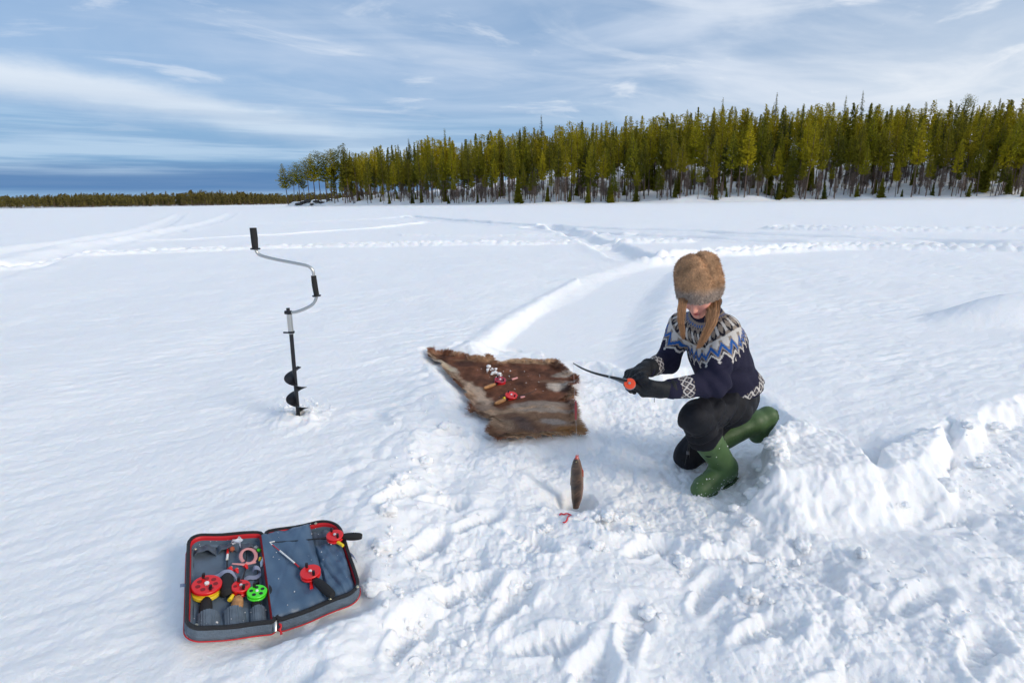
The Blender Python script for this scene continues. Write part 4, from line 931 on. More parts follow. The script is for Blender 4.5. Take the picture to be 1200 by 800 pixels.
def strands(P_, D_, N_, L_, Wd, Cc, seed=0):
    """one curved two-face blade per hair tuft"""
    r = np.random.RandomState(seed); n = len(P_); S_ = np.cross(D_, N_); S_ /= np.linalg.norm(S_, axis=1)[:, None] + 1e-9
    L_ = (L_ * r.uniform(.6, 1.3, n))[:, None]; a = P_ - S_ * Wd / 2; b = P_ + S_ * Wd / 2; m1 = P_ + D_ * L_ * .55 + N_ * L_ * .10; tip = P_ + D_ * L_ + N_ * L_ * .02
    V_ = np.stack([a, b, m1 + S_ * Wd * .4, m1 - S_ * Wd * .4, tip], 1).reshape(-1, 3); k = np.arange(n)[:, None] * 5
    F1 = np.concatenate([k + np.array([[0, 1, 2]]), k + np.array([[0, 2, 3]]), k + np.array([[3, 2, 4]])])
    tone = r.uniform(.72, 1.28, n)[:, None]; c = np.repeat(np.clip(Cc * tone, 0, 1), 5, 0)
    return V_, F1, c
N = 60000; r = np.random.RandomState(5); rx = r.uniform(x0, x1, N * 2); ry = r.uniform(y0, y1, N * 2)
fi = np.clip(((rx - xs[0]) / st), 0, len(xs) - 2); fj = np.clip(((ry - ys[0]) / st), 0, len(ys) - 2); i0, j0 = fi.astype(int), fj.astype(int); fu, fv = fi - i0, fj - j0
def bil(A): 
    if A.ndim == 3: return A[j0, i0] * ((1 - fu) * (1 - fv))[:, None] + A[j0, i0 + 1] * (fu * (1 - fv))[:, None] + A[j0 + 1, i0] * ((1 - fu) * fv)[:, None] + A[j0 + 1, i0 + 1] * (fu * fv)[:, None]
    return A[j0, i0] * (1 - fu) * (1 - fv) + A[j0, i0 + 1] * fu * (1 - fv) + A[j0 + 1, i0] * (1 - fu) * fv + A[j0 + 1, i0 + 1] * fu * fv
sdr = bil(sd); keep = sdr < -.003; Pz = bil(zz); cc = bil(col_)
gx_ = np.gradient(zz, st, axis=1); gy_ = np.gradient(zz, st, axis=0); nx_, ny_ = -bil(gx_), -bil(gy_)
Nn = np.stack([nx_, ny_, np.ones(len(rx))], 1); Nn /= np.linalg.norm(Nn, axis=1)[:, None]
sgx = bil(np.gradient(sd, st, axis=1)); sgy = bil(np.gradient(sd, st, axis=0))
edge_ = np.exp(-(sdr / .06) ** 2)[:, None]; ang = -1.9 + 1.1 * fbm(rx * 1.3, ry * 1.3, 2, 88) + .9 * fbm(rx * 11, ry * 11, 2, 92) + r.normal(0, .22, len(rx))
D_ = np.stack([np.cos(ang), np.sin(ang), np.zeros(len(rx))], 1) * (1 - edge_) + np.stack([sgx, sgy, -.15 * np.ones(len(rx))], 1) * edge_
D_ -= Nn * (D_ * Nn).sum(1)[:, None] * .9; D_ += Nn * .10; D_ /= np.linalg.norm(D_, axis=1)[:, None]
bare = np.exp(-(((rx - gp(650, 492, -.04)[0]) / .15) ** 2 + ((ry - gp(650, 492, -.04)[1]) / .06) ** 2)); keep &= r.uniform(0, 1, len(rx)) > bare * .7
P_ = np.stack([rx, ry, Pz + .0005], 1)[keep]; sV, sF, sC = strands(P_, D_[keep], Nn[keep], .033, .0040, cc[keep], 3)
tag(link('fur', new_mesh('fur', sV, sF, False, sC, [FUR]), hide), kind='stuff')
# two small rods and snow crumbs on the hide
def on_hide(px, py, lift=.012):
    q = gp(px, py, -.04)
    for _ in range(4): z = float(np.interp(0, [0], [0])) ; i_ = int((q[0] - xs[0]) / st); j_ = int((q[1] - ys[0]) / st); i_ = min(max(i_, 0), len(xs) - 1); j_ = min(max(j_, 0), len(ys) - 1); q = gp(px, py, zz[j_, i_] + lift)
    return q
up_ = (.12, -.25, 1)
ra = ice_rod('ice_fishing_rod', 'dark red reeled rod with cork handle on the hide, beside the snow lumps', up_, on_hide(586, 447, .02), .046, DRED, REDP, on_hide(580, 450, .02), on_hide(567, 455, .02), .013, CORK, [on_hide(592, 446, .02), on_hide(600, 445, .025), on_hide(606, 443, .03)], holes=4, thick=.030)
mb = MB(); mb.tube([on_hide(600, 444.5, .03), on_hide(606.5, 442.5, .035)], [.010, .007], PINK, 8); built(mb, 'pink_tip', ra)
rb = ice_rod('ice_fishing_rod', 'bright red reeled rod with cork handle, lower one on the hide', up_, on_hide(599, 465, .02), .046, REDP, REDP, on_hide(592, 468, .02), on_hide(580, 473, .02), .014, CORK, [on_hide(605, 465, .02), on_hide(613, 463, .03), on_hide(627, 458, .03)], holes=0, thick=.030)
mb = MB(); mb.tube([on_hide(610, 465.5, .02), on_hide(615, 464.5, .02)], [.009, .006], PINK, 8); built(mb, 'pink_tip', rb)
mb = MB(); mb.tube([on_hide(590, 466.5, .035), on_hide(591.5, 466, .035)], .009, YEL, 8); built(mb, 'yellow_knob', rb)
r_ = random.Random(2)
pts_ = [on_hide(r_.gauss(574, 3), r_.gauss(433, 1.2), .015) for _ in range(9)] + [on_hide(r_.gauss(580, 2.5), r_.gauss(436.5, 1.2), .015) for _ in range(9)] + [on_hide(r_.gauss(585.5, 2), r_.gauss(440.5, 1), .015) for _ in range(7)]
crumbs('snow_lumps', 'white lumps of snow on the dark fur beside the dark red reel', pts_, .013, 3)
crumbs('snow_crumbs', 'small snow crumbs sprinkled over the far half of the hide', [on_hide(*q, .012) for q in [(564, 432), (568, 434), (560, 433), (594, 433), (598, 434.5), (590, 435), (597, 441), (596.5, 440), (604, 456), (619, 441), (603, 455.5), (628, 456), (571, 430)]] + [on_hide(r_.uniform(555, 640), r_.uniform(428, 470), .01) for _ in range(12)], .0045, 5)

# ------------------------------------------------------------------ fish, lure and line at the hole
YH = float(HOLE[1]); fz0, fz1 = -.215, float(ph(675, 534, YH)[2]); fx = float(HOLE[0])
fish = empty('fish', (fx, YH, -.16)); tag(fish, 'dark spotted fish hanging head up over the ice hole', 'fish'); bpy.context.view_layer.update()
n = 34; V_, F_, cl = [], [], []; sg = 18; Lf = fz1 - fz0
prof = [(0, .016), (.08, .021), (.2, .029), (.4, .034), (.6, .034), (.75, .031), (.84, .025), (.91, .019), (.96, .012), (.985, .0075), (1, .004)]
r = np.random.RandomState(8)
for i in range(n + 1):
    f = i / n; R_ = np.interp(f, [q[0] for q in prof], [q[1] for q in prof]); cx = fx + .004 * math.sin(f * 5) + .006 * (f - .5)
    for k in range(sg):
        t = 2 * math.pi * k / sg; V_.append((cx + R_ * math.cos(t) * 1.0, YH + R_ * .78 * math.sin(t), fz0 + Lf * f))
        belly = ss(np.array(math.cos(t)), .35, .95); bar = .5 + .5 * math.sin(f * 24 + .9 * math.sin(t * 2)); sp_ = perlin(np.array([f * 26.]), np.array([t * 3.5]), 90)[0]
        c = np.array((.078, .042, .022)) * (.45 + 1.1 * bar * .6) * (1 + 1.0 * sp_); c = c * (1 - belly) + np.array((.24, .13, .08)) * belly
        if f > .82: c = c * .75
        if f > .955: c = np.array((.55, .10, .08))
        cl.append(np.clip(c, .01, 1))
F_ = [(i * sg + k, i * sg + (k + 1) % sg, (i + 1) * sg + (k + 1) % sg, (i + 1) * sg + k) for i in range(n) for k in range(sg)] + [tuple(range(n * sg, (n + 1) * sg))]
fb = link('body', new_mesh('body', np.array(V_), F_, True, np.array(cl), [mat('fish_skin', (.1, .07, .04), .28, attr=True, bump=.25, bscale=260., coat=.5)])); fb.parent = fish; fb.matrix_parent_inverse = fish.matrix_world.inverted()
FIN = mat('red_fin', (.52, .07, .05), .45)
def fin(pts, name, m_=FIN, th=.002):
    mb = MB(); P_ = [np.array(p_) for p_ in pts]; k = len(P_); mb.add([p_ + np.array((0, th, 0)) for p_ in P_] + [p_ - np.array((0, th, 0)) for p_ in P_], [tuple(range(k)), tuple(range(2 * k - 1, k - 1, -1))] + [(i, (i + 1) % k, (i + 1) % k + k, i + k) for i in range(k)], m_); return built(mb, name, fish)
zf = lambda f: fz0 + Lf * f
fin([(fx + .022, YH - .008, zf(.80)), (fx + .033, YH - .012, zf(.74)), (fx + .034, YH - .012, zf(.62)), (fx + .024, YH - .008, zf(.66))], 'pectoral_fin')
fin([(fx + .024, YH - .004, zf(.56)), (fx + .034, YH - .006, zf(.50)), (fx + .031, YH - .006, zf(.42)), (fx + .022, YH - .004, zf(.46))], 'pelvic_fin')
fin([(fx - .022, YH, zf(.66)), (fx - .033, YH, zf(.60)), (fx - .034, YH, zf(.45)), (fx - .022, YH, zf(.40))], 'dorsal_fin', mat('brown_fin', (.16, .09, .05), .5))
mb = MB(); mb.disc((fx - .006, YH - .0165, zf(.915)), (0, -1, .1), .0036, .002, mat('fish_eye', (.5, .42, .2), .2), 12); mb.disc((fx - .006, YH - .0178, zf(.915)), (0, -1, .1), .002, .0015, BLKP, 10); built(mb, 'eye', fish)
for s_ in (-1, 1): mb = MB(); mb.tube([(fx, YH, zf(.985)), (fx + s_ * .006, YH, zf(1.0)), (fx + s_ * .004, YH, zf(1.03))], [.004, .0032, .001], FIN, 7); built(mb, 'lip', fish)
TIP = ph(671.8, 425.5, YH); mouth = np.array((fx + .002, YH, zf(1.02)))
LN = mat('fishing_line', (.55, .55, .58), .3)
mb = MB(); mb.tube([TIP, mouth], .0004, LN, 4); o = mb.build('fishing_line', None); tag(o, 'thin fishing line running from the rod tip down to the fish', 'fishing line')
l0, l1 = ph(674.8, 470, YH), ph(674.8, 492, YH)
mb = MB(); mb.tube([l0 + np.array((0, 0, .004)), l0, (l0 * .6 + l1 * .4), l1 + np.array((0, 0, .006)), l1], [.001, .004, .0068, .005, .001], mat('dark_red_lure', (.30, .03, .035), .35), 10); o = mb.build('lure', None); tag(o, 'dark red stick lure hanging on the line above the fish', 'lure')
def on_snow(px, py, lift=0.):
    q = gp(px, py, -.1)
    for _ in range(6): q = gp(px, py, gh(q[0], q[1]) + lift)
    return q
BL = mat('red_bait', (.62, .02, .03), .4)
mb = MB(); mb.tube([on_snow(*q, .006) for q in arc([(656, 603), (657, 601), (661, 602.5), (664, 601), (669, 603)])], .0035, BL, 7); mb.tube([on_snow(*q, .006) for q in arc([(667, 604), (665, 606), (664.5, 609), (662, 612), (660, 611.5)])], .0035, BL, 7)
o = mb.build('bait_worm', None); tag(o, 'bright red twisted bait scrap lying on the snow below the ice hole', 'bait')
WAT = mat('slush_water', (.16, .20, .24), .12); mb = MB(); mb.disc((HOLE[0], HOLE[1], -.33), (0, 0, 1), .11, .01, WAT, 32); o = mb.build('hole_water', None); tag(o, 'dark water at the bottom of the ice hole', kind='structure')
# thrown-out snow clods lying loose
r_ = random.Random(12); pts_ = []
for _ in range(600):
    px, py = r_.choice([(r_.gauss(355, 16), r_.gauss(494, 7)), (r_.uniform(440, 1150), r_.uniform(560, 800)), (r_.gauss(480, 25), r_.uniform(480, 800)), (r_.gauss(920, 30), r_.gauss(590, 40)), (r_.uniform(1000, 1200), r_.uniform(500, 620))])
    if py < 478 or (860 < px < 1120 and 485 < py < 640): continue
    pts_.append((px, py))
q3 = np.array([gp(px, py, -.08) for px, py in pts_]); q3[:, 2] = ground_h(q3[:, 0], q3[:, 1]); q3[:, 2] += .001
okk = (np.hypot(q3[:, 0] - HOLE[0], q3[:, 1] - HOLE[1]) > .14) & (np.min([poly_sd(q3[:, 0], q3[:, 1], [tuple(CASE_PT[k][:2]) for k in qd]) for qd in (('TL', 'TM', 'BM', 'BL'), ('TM', 'TR', 'BR', 'BM'))], 0) > .04)
CH_ = [(932, 507, .062), (908, 522, .050), (914, 536, .040), (893, 548, .045), (900, 566, .050), (884, 580, .040), (895, 600, .045), (878, 612, .030), (950, 503, .030), (712, 606, .040), (690, 612, .026), (732, 610, .030), (748, 622, .026), (700, 640, .030), (860, 596, .026),
       (470, 560, .035), (455, 600, .045), (448, 640, .035), (500, 540, .030), (520, 500, .030), (440, 690, .040), (640, 620, .026), (600, 690, .034), (800, 660, .034), (1000, 600, .035), (1050, 590, .030), (1110, 570, .040), (1150, 545, .030), (1170, 500, .035), (1135, 500, .03), (940, 640, .035), (1010, 650, .03), (880, 700, .035), (760, 720, .03)]
import bmesh
b = bmesh.new(); bmesh.ops.create_icosphere(b, subdivisions=4, radius=1.); ib = np.array([v.co for v in b.verts]); fb_ = [tuple(v.index for v in f.verts) for f in b.faces]; b.free()
r = np.random.RandomState(31); mb = MB()
for px, py, s_ in CH_:
    for k in range(3):
        sk_ = s_ * (1 if k == 0 else r.uniform(.3, .6)); q_ = on_snow(px + (0 if k == 0 else r.normal(0, 9)), py + (0 if k == 0 else r.normal(0, 6))); o_ = r.uniform(0, 50)
        if k and math.hypot(q_[0] - HOLE[0], q_[1] - HOLE[1]) < .16: continue
        d_ = 1 + .30 * fbm(ib[:, 0] * 1.4 + o_, ib[:, 1] * 1.4 + ib[:, 2] * .9, 2, 95) + .12 * (lumps(ib[:, 0] * 2.6 + o_, ib[:, 1] * 2.6 + ib[:, 2] * 2, 96) - .5) + .035 * fbm(ib[:, 2] * 7 + o_, ib[:, 0] * 7 - ib[:, 1] * 4, 2, 97)
        mb.add(q_ + np.array((0, 0, sk_ * .25)) + sk_ * ib * d_[:, None] * np.array((r.uniform(.9, 1.3), r.uniform(.8, 1.1), r.uniform(.65, .85))), fb_, snow)
o = mb.build('snow_chunks', None); tag(o, 'broken chunks of snow around the dug out pit and on its banks', 'snow', kind='stuff')
crumbs('snow_clods', 'small loose clods of snow scattered over the trampled snow', q3[okk], .0100, 7)
# ------------------------------------------------------------------ the woman: shapes grown from distance fields
def smin(a, b, k): h = np.clip(.5 + .5 * (b - a) / k, 0, 1); return b * (1 - h) + a * h - k * h * (1 - h)
def cap(P, a, b, ra, rb):
    a = np.array(a); b = np.array(b); ab = b - a; t = np.clip(((P - a) @ ab) / (ab @ ab), 0, 1); return np.linalg.norm(P - a - t[..., None] * ab, axis=-1) - (ra + (rb - ra) * t)
def ell(P, c, r, M=None):
    q = P - np.array(c)
    if M is not None: q = q @ np.array(M).T
    r = np.array(r); k0 = np.linalg.norm(q / r, axis=-1); k1 = np.linalg.norm(q / (r * r), axis=-1); return k0 * (k0 - 1) / np.maximum(k1, 1e-9)
def caps(P, lst, k):
    d = None
    for a, b, ra, rb in lst: c = cap(P, a, b, ra, rb); d = c if d is None else smin(d, c, k)
    return d
def nets(fn, xs, ys, zs):
    """surface nets on a (possibly uneven) grid"""
    X = np.stack(np.meshgrid(xs, ys, zs, indexing='ij'), -1).astype(np.float32); v = np.empty(X.shape[:3], np.float32)
    for i in range(0, len(xs), 16): v[i:i + 16] = fn(X[i:i + 16])
    s_ = v < 0; nx, ny, nz = [k - 1 for k in v.shape]
    cnt = sum(s_[a:nx + a, b:ny + b, c:nz + c].astype(np.int8) for a in (0, 1) for b in (0, 1) for c in (0, 1)); act = (cnt > 0) & (cnt < 8)
    idn = -np.ones(act.shape, np.int64); idn[act] = np.arange(act.sum()); I, J, K = np.nonzero(act); acc = np.zeros((len(I), 3)); num = np.zeros(len(I))
    for ax_ in range(3):
        for a in (0, 1):
            for b in (0, 1):
                o0 = [0, 0, 0]; oth = [q for q in range(3) if q != ax_]; o0[oth[0]] = a; o0[oth[1]] = b; o1 = list(o0); o1[ax_] = 1
                i0 = (I + o0[0], J + o0[1], K + o0[2]); i1 = (I + o1[0], J + o1[1], K + o1[2]); va, vb = v[i0], v[i1]; m_ = (va < 0) != (vb < 0); t = np.where(m_, va / np.where(m_, va - vb, 1), 0)
                p_ = X[i0] * (1 - t)[:, None] + X[i1] * t[:, None]; acc += p_ * m_[:, None]; num += m_
    V_ = acc / num[:, None]; F_ = []
    for ax_ in range(3):
        sl0 = [slice(None)] * 3; sl1 = [slice(None)] * 3; sl0[ax_] = slice(0, -1); sl1[ax_] = slice(1, None); ch = s_[tuple(sl0)] != s_[tuple(sl1)]; E = np.array(np.nonzero(ch)).T; oth = [(ax_ + 1) % 3, (ax_ + 2) % 3]
        E = E[(E[:, oth[0]] > 0) & (E[:, oth[1]] > 0) & (E[:, oth[0]] < v.shape[oth[0]] - 1) & (E[:, oth[1]] < v.shape[oth[1]] - 1)]
        qd = []
        for da, db in ((0, 0), (-1, 0), (-1, -1), (0, -1)):
            c = E.copy(); c[:, oth[0]] += da; c[:, oth[1]] += db; qd.append(idn[c[:, 0], c[:, 1], c[:, 2]])
        qd = np.stack(qd, 1); neg = s_[E[:, 0], E[:, 1], E[:, 2]]; qd = np.where(neg[:, None], qd, qd[:, ::-1]); F_.append(qd[(qd >= 0).all(1)])
    return V_, np.concatenate(F_)
def rng(a, b, h): return np.arange(a, b + h, h)
def n3(P, f, s=0): return (perlin(P[..., 0] * f, P[..., 1] * f + P[..., 2] * f * .7, s) + perlin(P[..., 2] * f, P[..., 0] * f * .8 - P[..., 1] * f, s + 5)) * .6
nz_ = lambda v: np.array(v, float) / np.linalg.norm(v)
PEL = np.array((1.225, 2.87, .30)); HL = np.array((1.175, 2.775, .285)); HR = np.array((1.275, 2.955, .27))
KL_ = ph(813, 489, 2.53); AL = np.array((1.165, 2.735, -.075)); KR = np.array((1.03, 2.96, -.10)); AR = ph(884, 494, 3.06)
CH = np.array((1.075, 2.755, .615)); NK = ph(829, 361, 2.69); SL = ph(849, 388, 2.58); SR = ph(799, 383, 2.78)
EL = ph(837, 448, 2.47); WL = ph(779, 457, 2.40); ER = ph(781, 424, 2.78); WR = ph(757, 432, 2.58)
HC_ = ph(819, 343, 2.585)
woman = empty('person', (1.15, 2.8, -.17)); tag(woman, 'woman in fur hat, patterned sweater and green boots kneeling with a fishing rod', 'person'); bpy.context.view_layer.update()
WI = woman.matrix_world.inverted()
def wpart(name, V_, F_, mats, cols=None, parent=None, smooth=True):
    o = link(name, new_mesh(name, V_, F_, smooth, cols, mats)); o.parent = parent or woman; o.matrix_parent_inverse = WI.copy() if parent is None else parent.matrix_world.inverted(); return o
def wmb(mb, name, parent=None): o = mb.build(name, None); o.parent = parent or woman; o.matrix_parent_inverse = WI.copy(); return o
# head frame: looks down and to the left
hf = nz_((-.46, -.62, -.62)); hs = nz_(np.cross(hf, (0, 0, 1))); hu = np.cross(hs, hf); HM = np.stack([hs, hf, hu])      # side, forward, up
def hl(P): return (P - HC_) @ HM.T.astype(np.float32)
def hw(x, y, z): return HC_ + hs * x + hf * y + hu * z
def head_sdf(P):
    q = hl(P); d = ell(q, (0, -.012, .022), (.074, .092, .098)); d = smin(d, ell(q, (0, .022, -.045), (.055, .060, .066)), .03); d = smin(d, ell(q, (0, .058, -.092), (.024, .022, .020)), .025)
    for s_ in (-1, 1):
        d = smin(d, ell(q, (s_ * .036, .052, -.022), (.022, .020, .020)), .025)         # cheeks
        d = smin(d, ell(q, (s_ * .074, -.010, -.012), (.008, .018, .030)), .010)        # ears
        d = np.maximum(d, -ell(q, (s_ * .031, .092, .012), (.019, .014, .012))) * .5 + d * .5
    d = smin(d, cap(q, (0, .074, .008), (0, .098, -.026), .008, .0115), .012); 
    for s_ in (-1, 1): d = smin(d, ell(q, (s_ * .010, .090, -.029), (.008, .009, .007)), .006)
    d = smin(d, ell(q, (0, .078, -.054), (.022, .010, .0055)), .005); d = smin(d, ell(q, (0, .076, -.065), (.019, .010, .006)), .005)
    d = np.maximum(d, -ell(q, (0, .092, -.0595), (.020, .010, .0014)))
    return d
LIMBS = [(HL, KL_, .070, .040), (KL_, AL, .040, .034), (HR, KR, .070, .040), (KR, AR, .050, .036), (SL, EL, .045, .036), (EL, WL, .036, .026), (SR, ER, .045, .036), (ER, WR, .036, .026), (HL, HR, .09, .09), (PEL, CH, .115, .11), (SL, SR, .055, .055), (AL, np.array((1.02, 2.66, -.13)), .034, .026), (AR, AR + np.array((.01, .02, -.10)), .034, .026)]
def body_sdf(P):
    d = caps(P, LIMBS, .04); d = smin(d, cap(P, NK - np.array((0, 0, .06)), hw(0, -.045, -.035), .055, .050), .04); return smin(d, head_sdf(P), .018)
fine = lambda c, r_, lo, hi, hf_, hc: np.concatenate([rng(lo, c - r_ - hc * .5, hc), rng(c - r_, c + r_, hf_), rng(c + r_ + hf_, hi, hc)])
bV, bF = nets(body_sdf, fine(HC_[0], .135, .55, 1.60, .0034, .012), fine(HC_[1], .135, 2.32, 3.22, .0034, .012), fine(HC_[2], .15, -.24, 1.15, .0034, .012))
q = hl(bV); sk = np.tile((.70, .32, .24), (len(bV), 1)); 
def tint(c, r_, colr, k):
    m_ = np.clip(1.2 - np.linalg.norm((q - np.array(c)) / np.array(r_), axis=1), 0, 1)[:, None] * k; sk[:] = sk * (1 - m_) + np.array(colr) * m_
tint((0, .10, -.028), (.016, .03, .014), (.68, .24, .18), .7); tint((.038, .06, -.03), (.028, .04, .025), (.70, .26, .20), .7); tint((-.038, .06, -.03), (.028, .04, .025), (.70, .26, .20), .7); tint((0, .085, -.060), (.027, .03, .015), (.46, .06, .06), 1.)
skin = mat('skin', (.6, .35, .27), .5, attr=True, bump=.08, bscale=300.); skin.node_tree.nodes['Principled BSDF'].inputs['Subsurface Weight'].default_value = .15; skin.node_tree.nodes['Principled BSDF'].inputs['Subsurface Scale'].default_value = .01
wpart('body', bV, bF, [skin], sk)
EYE = mat('eye_white', (.75, .72, .70), .2); IRIS = mat('iris', (.10, .14, .16), .2)
for s_ in (-1, 1):
    mb = MB(); c = hw(s_ * .031, .0725, .012); mb.tube([c - hf * .011, c - hf * .007, c, c + hf * .006, c + hf * .010], [.004, .0095, .0118, .0095, .004], EYE, 14); mb.disc(c + hf * .0102 - hu * .002, hf, .005, .001, IRIS, 12); wmb(mb, 'eye')
    mb = MB(); mb.tube([hw(s_ * .016, .086, .030), hw(s_ * .030, .088, .036), hw(s_ * .046, .078, .032)], [.002, .003, .0015], mat('brow', (.22, .12, .06), .9), 6); wmb(mb, 'eyebrow')
# ---- trousers
TR = mat('black_trousers', (.012, .0125, .016), .65, bump=.6, bscale=17., bdetail=4., var=.25, vscale=10., spec=.15)
shinL = KL_ + (AL - KL_) * .48
def trouser_sdf(P):
    d = caps(P, [(HL, KL_ + np.array((.008, .004, -.006)), .105, .078), (HR, KR, .105, .078), (HL, HR, .115, .112), (PEL, PEL + (CH - PEL) * .25, .13, .135)], .05)
    d = smin(d, cap(P, KL_ + np.array((.012, .006, -.01)), shinL, .076, .074), .03); d = smin(d, cap(P, KR, KR + (AR - KR) * .28, .075, .066), .03)
    # folds: rings where the cloth bunches under the left knee, drags along the thigh, crease in the lap
    ax_ = nz_(shinL - KL_); t = (P - KL_) @ ax_; r_ = np.linalg.norm(P - KL_ - t[..., None] * ax_, axis=-1)
    ring_ = np.sin(t * 105 + 3.0 * n3(P, 11., 3) + 5 * (P[..., 0] - P[..., 1])) * ss(t, .02, .12) * (r_ < .14)
    d = d + .0105 * ring_ * ss(.30 - t, 0, .1); u = nz_(KL_ - HL); t2 = (P - HL) @ u; d = d + .0075 * np.sin(t2 * 60 + P[..., 2] * 45 + 2.5 * n3(P, 8., 8)) * ss(t2, .0, .1) * (1 - ss(t2, .3, .42)) + .009 * n3(P, 10., 11) + .006 * np.exp(-(n3(P * np.array((1, 1, .7)), 7., 17) / .12) ** 2)
    cut = (P - shinL) @ ax_ - .012 - .006 * n3(P, 18., 6); near = np.linalg.norm(P - shinL, axis=-1) < .13
    d = np.where(near, np.maximum(d, cut), d)
    return d
tV, tF = nets(trouser_sdf, rng(.72, 1.50, .0062), rng(2.40, 3.20, .0062), rng(-.22, .50, .0062))
wpart('trousers', tV, tF, [TR])
mb = MB(); q0 = ph(806, 530, 2.86); mb.tube([q0 + np.array((.0, 0, .05)), q0 + np.array((-.004, -.004, .0)), q0 + np.array((-.016, -.01, -.075))], [.003, .003, .0026], BLKP, 6); mb.tube([q0 + np.array((.004, -.006, .05)), q0 + np.array((.008, -.01, -.03))], .0026, BLKP, 6); mb.tube([q0 + np.array((0, -.004, .010)), q0 + np.array((0, -.005, -.008))], .009, mat('toggle', (.09, .09, .10), .4), 10); wmb(mb, 'drawcord')
# ---- rubber boots
BOOT = mat('green_rubber', (.062, .115, .040), .5, bump=.12, bscale=30., var=.14, vscale=9., spec=.35); SOLE = mat('boot_sole', (.040, .080, .028), .6, bump=.2, bscale=60.)
toe = np.array((.985, 2.615, -.128)); heel = np.array((1.215, 2.790, -.120)); fd = nz_(toe - heel); fd[2] = 0; fd = nz_(fd)
def bootL(P):
    d = cap(P, shinL + nz_(KL_ - AL) * .03, AL + np.array((0, 0, .015)), .078, .062); d = smin(d, cap(P, heel + np.array((-.005, 0, .0)), heel + fd * .05 + np.array((0, 0, .03)), .050, .056), .03)
    d = smin(d, cap(P, heel + fd * .07, toe - fd * .035, .050, .054), .03); d = smin(d, cap(P, AL + np.array((-.01, -.005, .02)), toe - fd * .06 + np.array((0, 0, .01)), .062, .048), .03); d = smin(d, cap(P, toe - fd * .03, toe, .053, .046), .02)
    
    d = d + .0035 * np.sin((P @ nz_(AL - toe + np.array((0, 0, .2)))) * 110) * np.exp(-(np.linalg.norm(P - AL - fd * .05, axis=-1) / .05) ** 2) + .0025 * n3(P, 14., 2)
    return np.maximum(d, -.168 - P[..., 2])
v_, f_ = nets(bootL, rng(.90, 1.34, .0044), rng(2.53, 2.92, .0044), rng(-.20, .24, .0044)); bl = wpart('boot', v_, f_, [BOOT])
sole_h = lambda P: np.maximum(np.maximum(np.minimum(np.minimum(cap(P * [1, 1, 0], heel * [1, 1, 0], (heel + fd * .06) * [1, 1, 0], .053, .051), cap(P * [1, 1, 0], (heel + fd * .06) * [1, 1, 0], (toe - fd * .05) * [1, 1, 0], .050, .058)), cap(P * [1, 1, 0], (toe - fd * .05) * [1, 1, 0], toe * [1, 1, 0], .058, .049)), P[..., 2] + .152), -.178 - P[..., 2])
v_, f_ = nets(sole_h, rng(.90, 1.34, .005), rng(2.53, 2.92, .005), rng(-.19, -.14, .004)); wpart('sole', v_, f_, [SOLE], None, bl)
bR0 = KR + (AR - KR) * .22; hR = ph(900, 487, 3.08); tR = AR + np.array((.030, .01, -.090)); sd_ = nz_(np.array((1., .15, .12)))      # the sole of the kneeling foot looks back
def bootR(P):
    d = cap(P, bR0, AR - (AR - KR) * .02, .078, .066); d = smin(d, cap(P, AR, hR, .058, .052), .03); d = smin(d, cap(P, hR, tR, .050, .044), .03); d = smin(d, cap(P, AR, tR, .052, .042), .03)
    d = d + .0025 * n3(P, 14., 4); t = (P - AR) @ nz_(AR - KR); d = d + .0016 * np.sin(t * 700) * (t < -.02) * ((P[..., 2]) > .0); return d
v_, f_ = nets(bootR, rng(1.00, 1.64, .0048), rng(2.84, 3.22, .0048), rng(-.22, .16, .0045)); br = wpart('boot', v_, f_, [BOOT])
def soleR(P):
    a, b = hR + sd_ * .030, tR + sd_ * .028; u = nz_(b - a); t = np.clip((P - a) @ u, 0, np.linalg.norm(b - a)); q_ = P - a - t[..., None] * u; w_ = q_ @ sd_; lat = np.linalg.norm(q_ - w_[..., None] * sd_, axis=-1)
    return np.maximum(lat - .050, np.abs(w_) - .012 - .0016 * np.sign(np.sin(t * 420)) * (w_ > 0))
v_, f_ = nets(soleR, rng(1.36, 1.62, .0042), rng(2.96, 3.20, .0042), rng(-.20, .14, .0042)); wpart('sole', v_, f_, [SOLE], None, br)
r = np.random.RandomState(77); cb = [v for o_ in (bl, br) for v in [np.array(q_.co) for q_ in list(o_.data.vertices)[::3]] if r.rand() < (.16 if v[2] < -.13 else .03 if v[2] < -.06 else .0015)]
crumbs('snow_crumbs', 'crumbs of snow stuck to the green rubber boots', cb, .0038, 8)
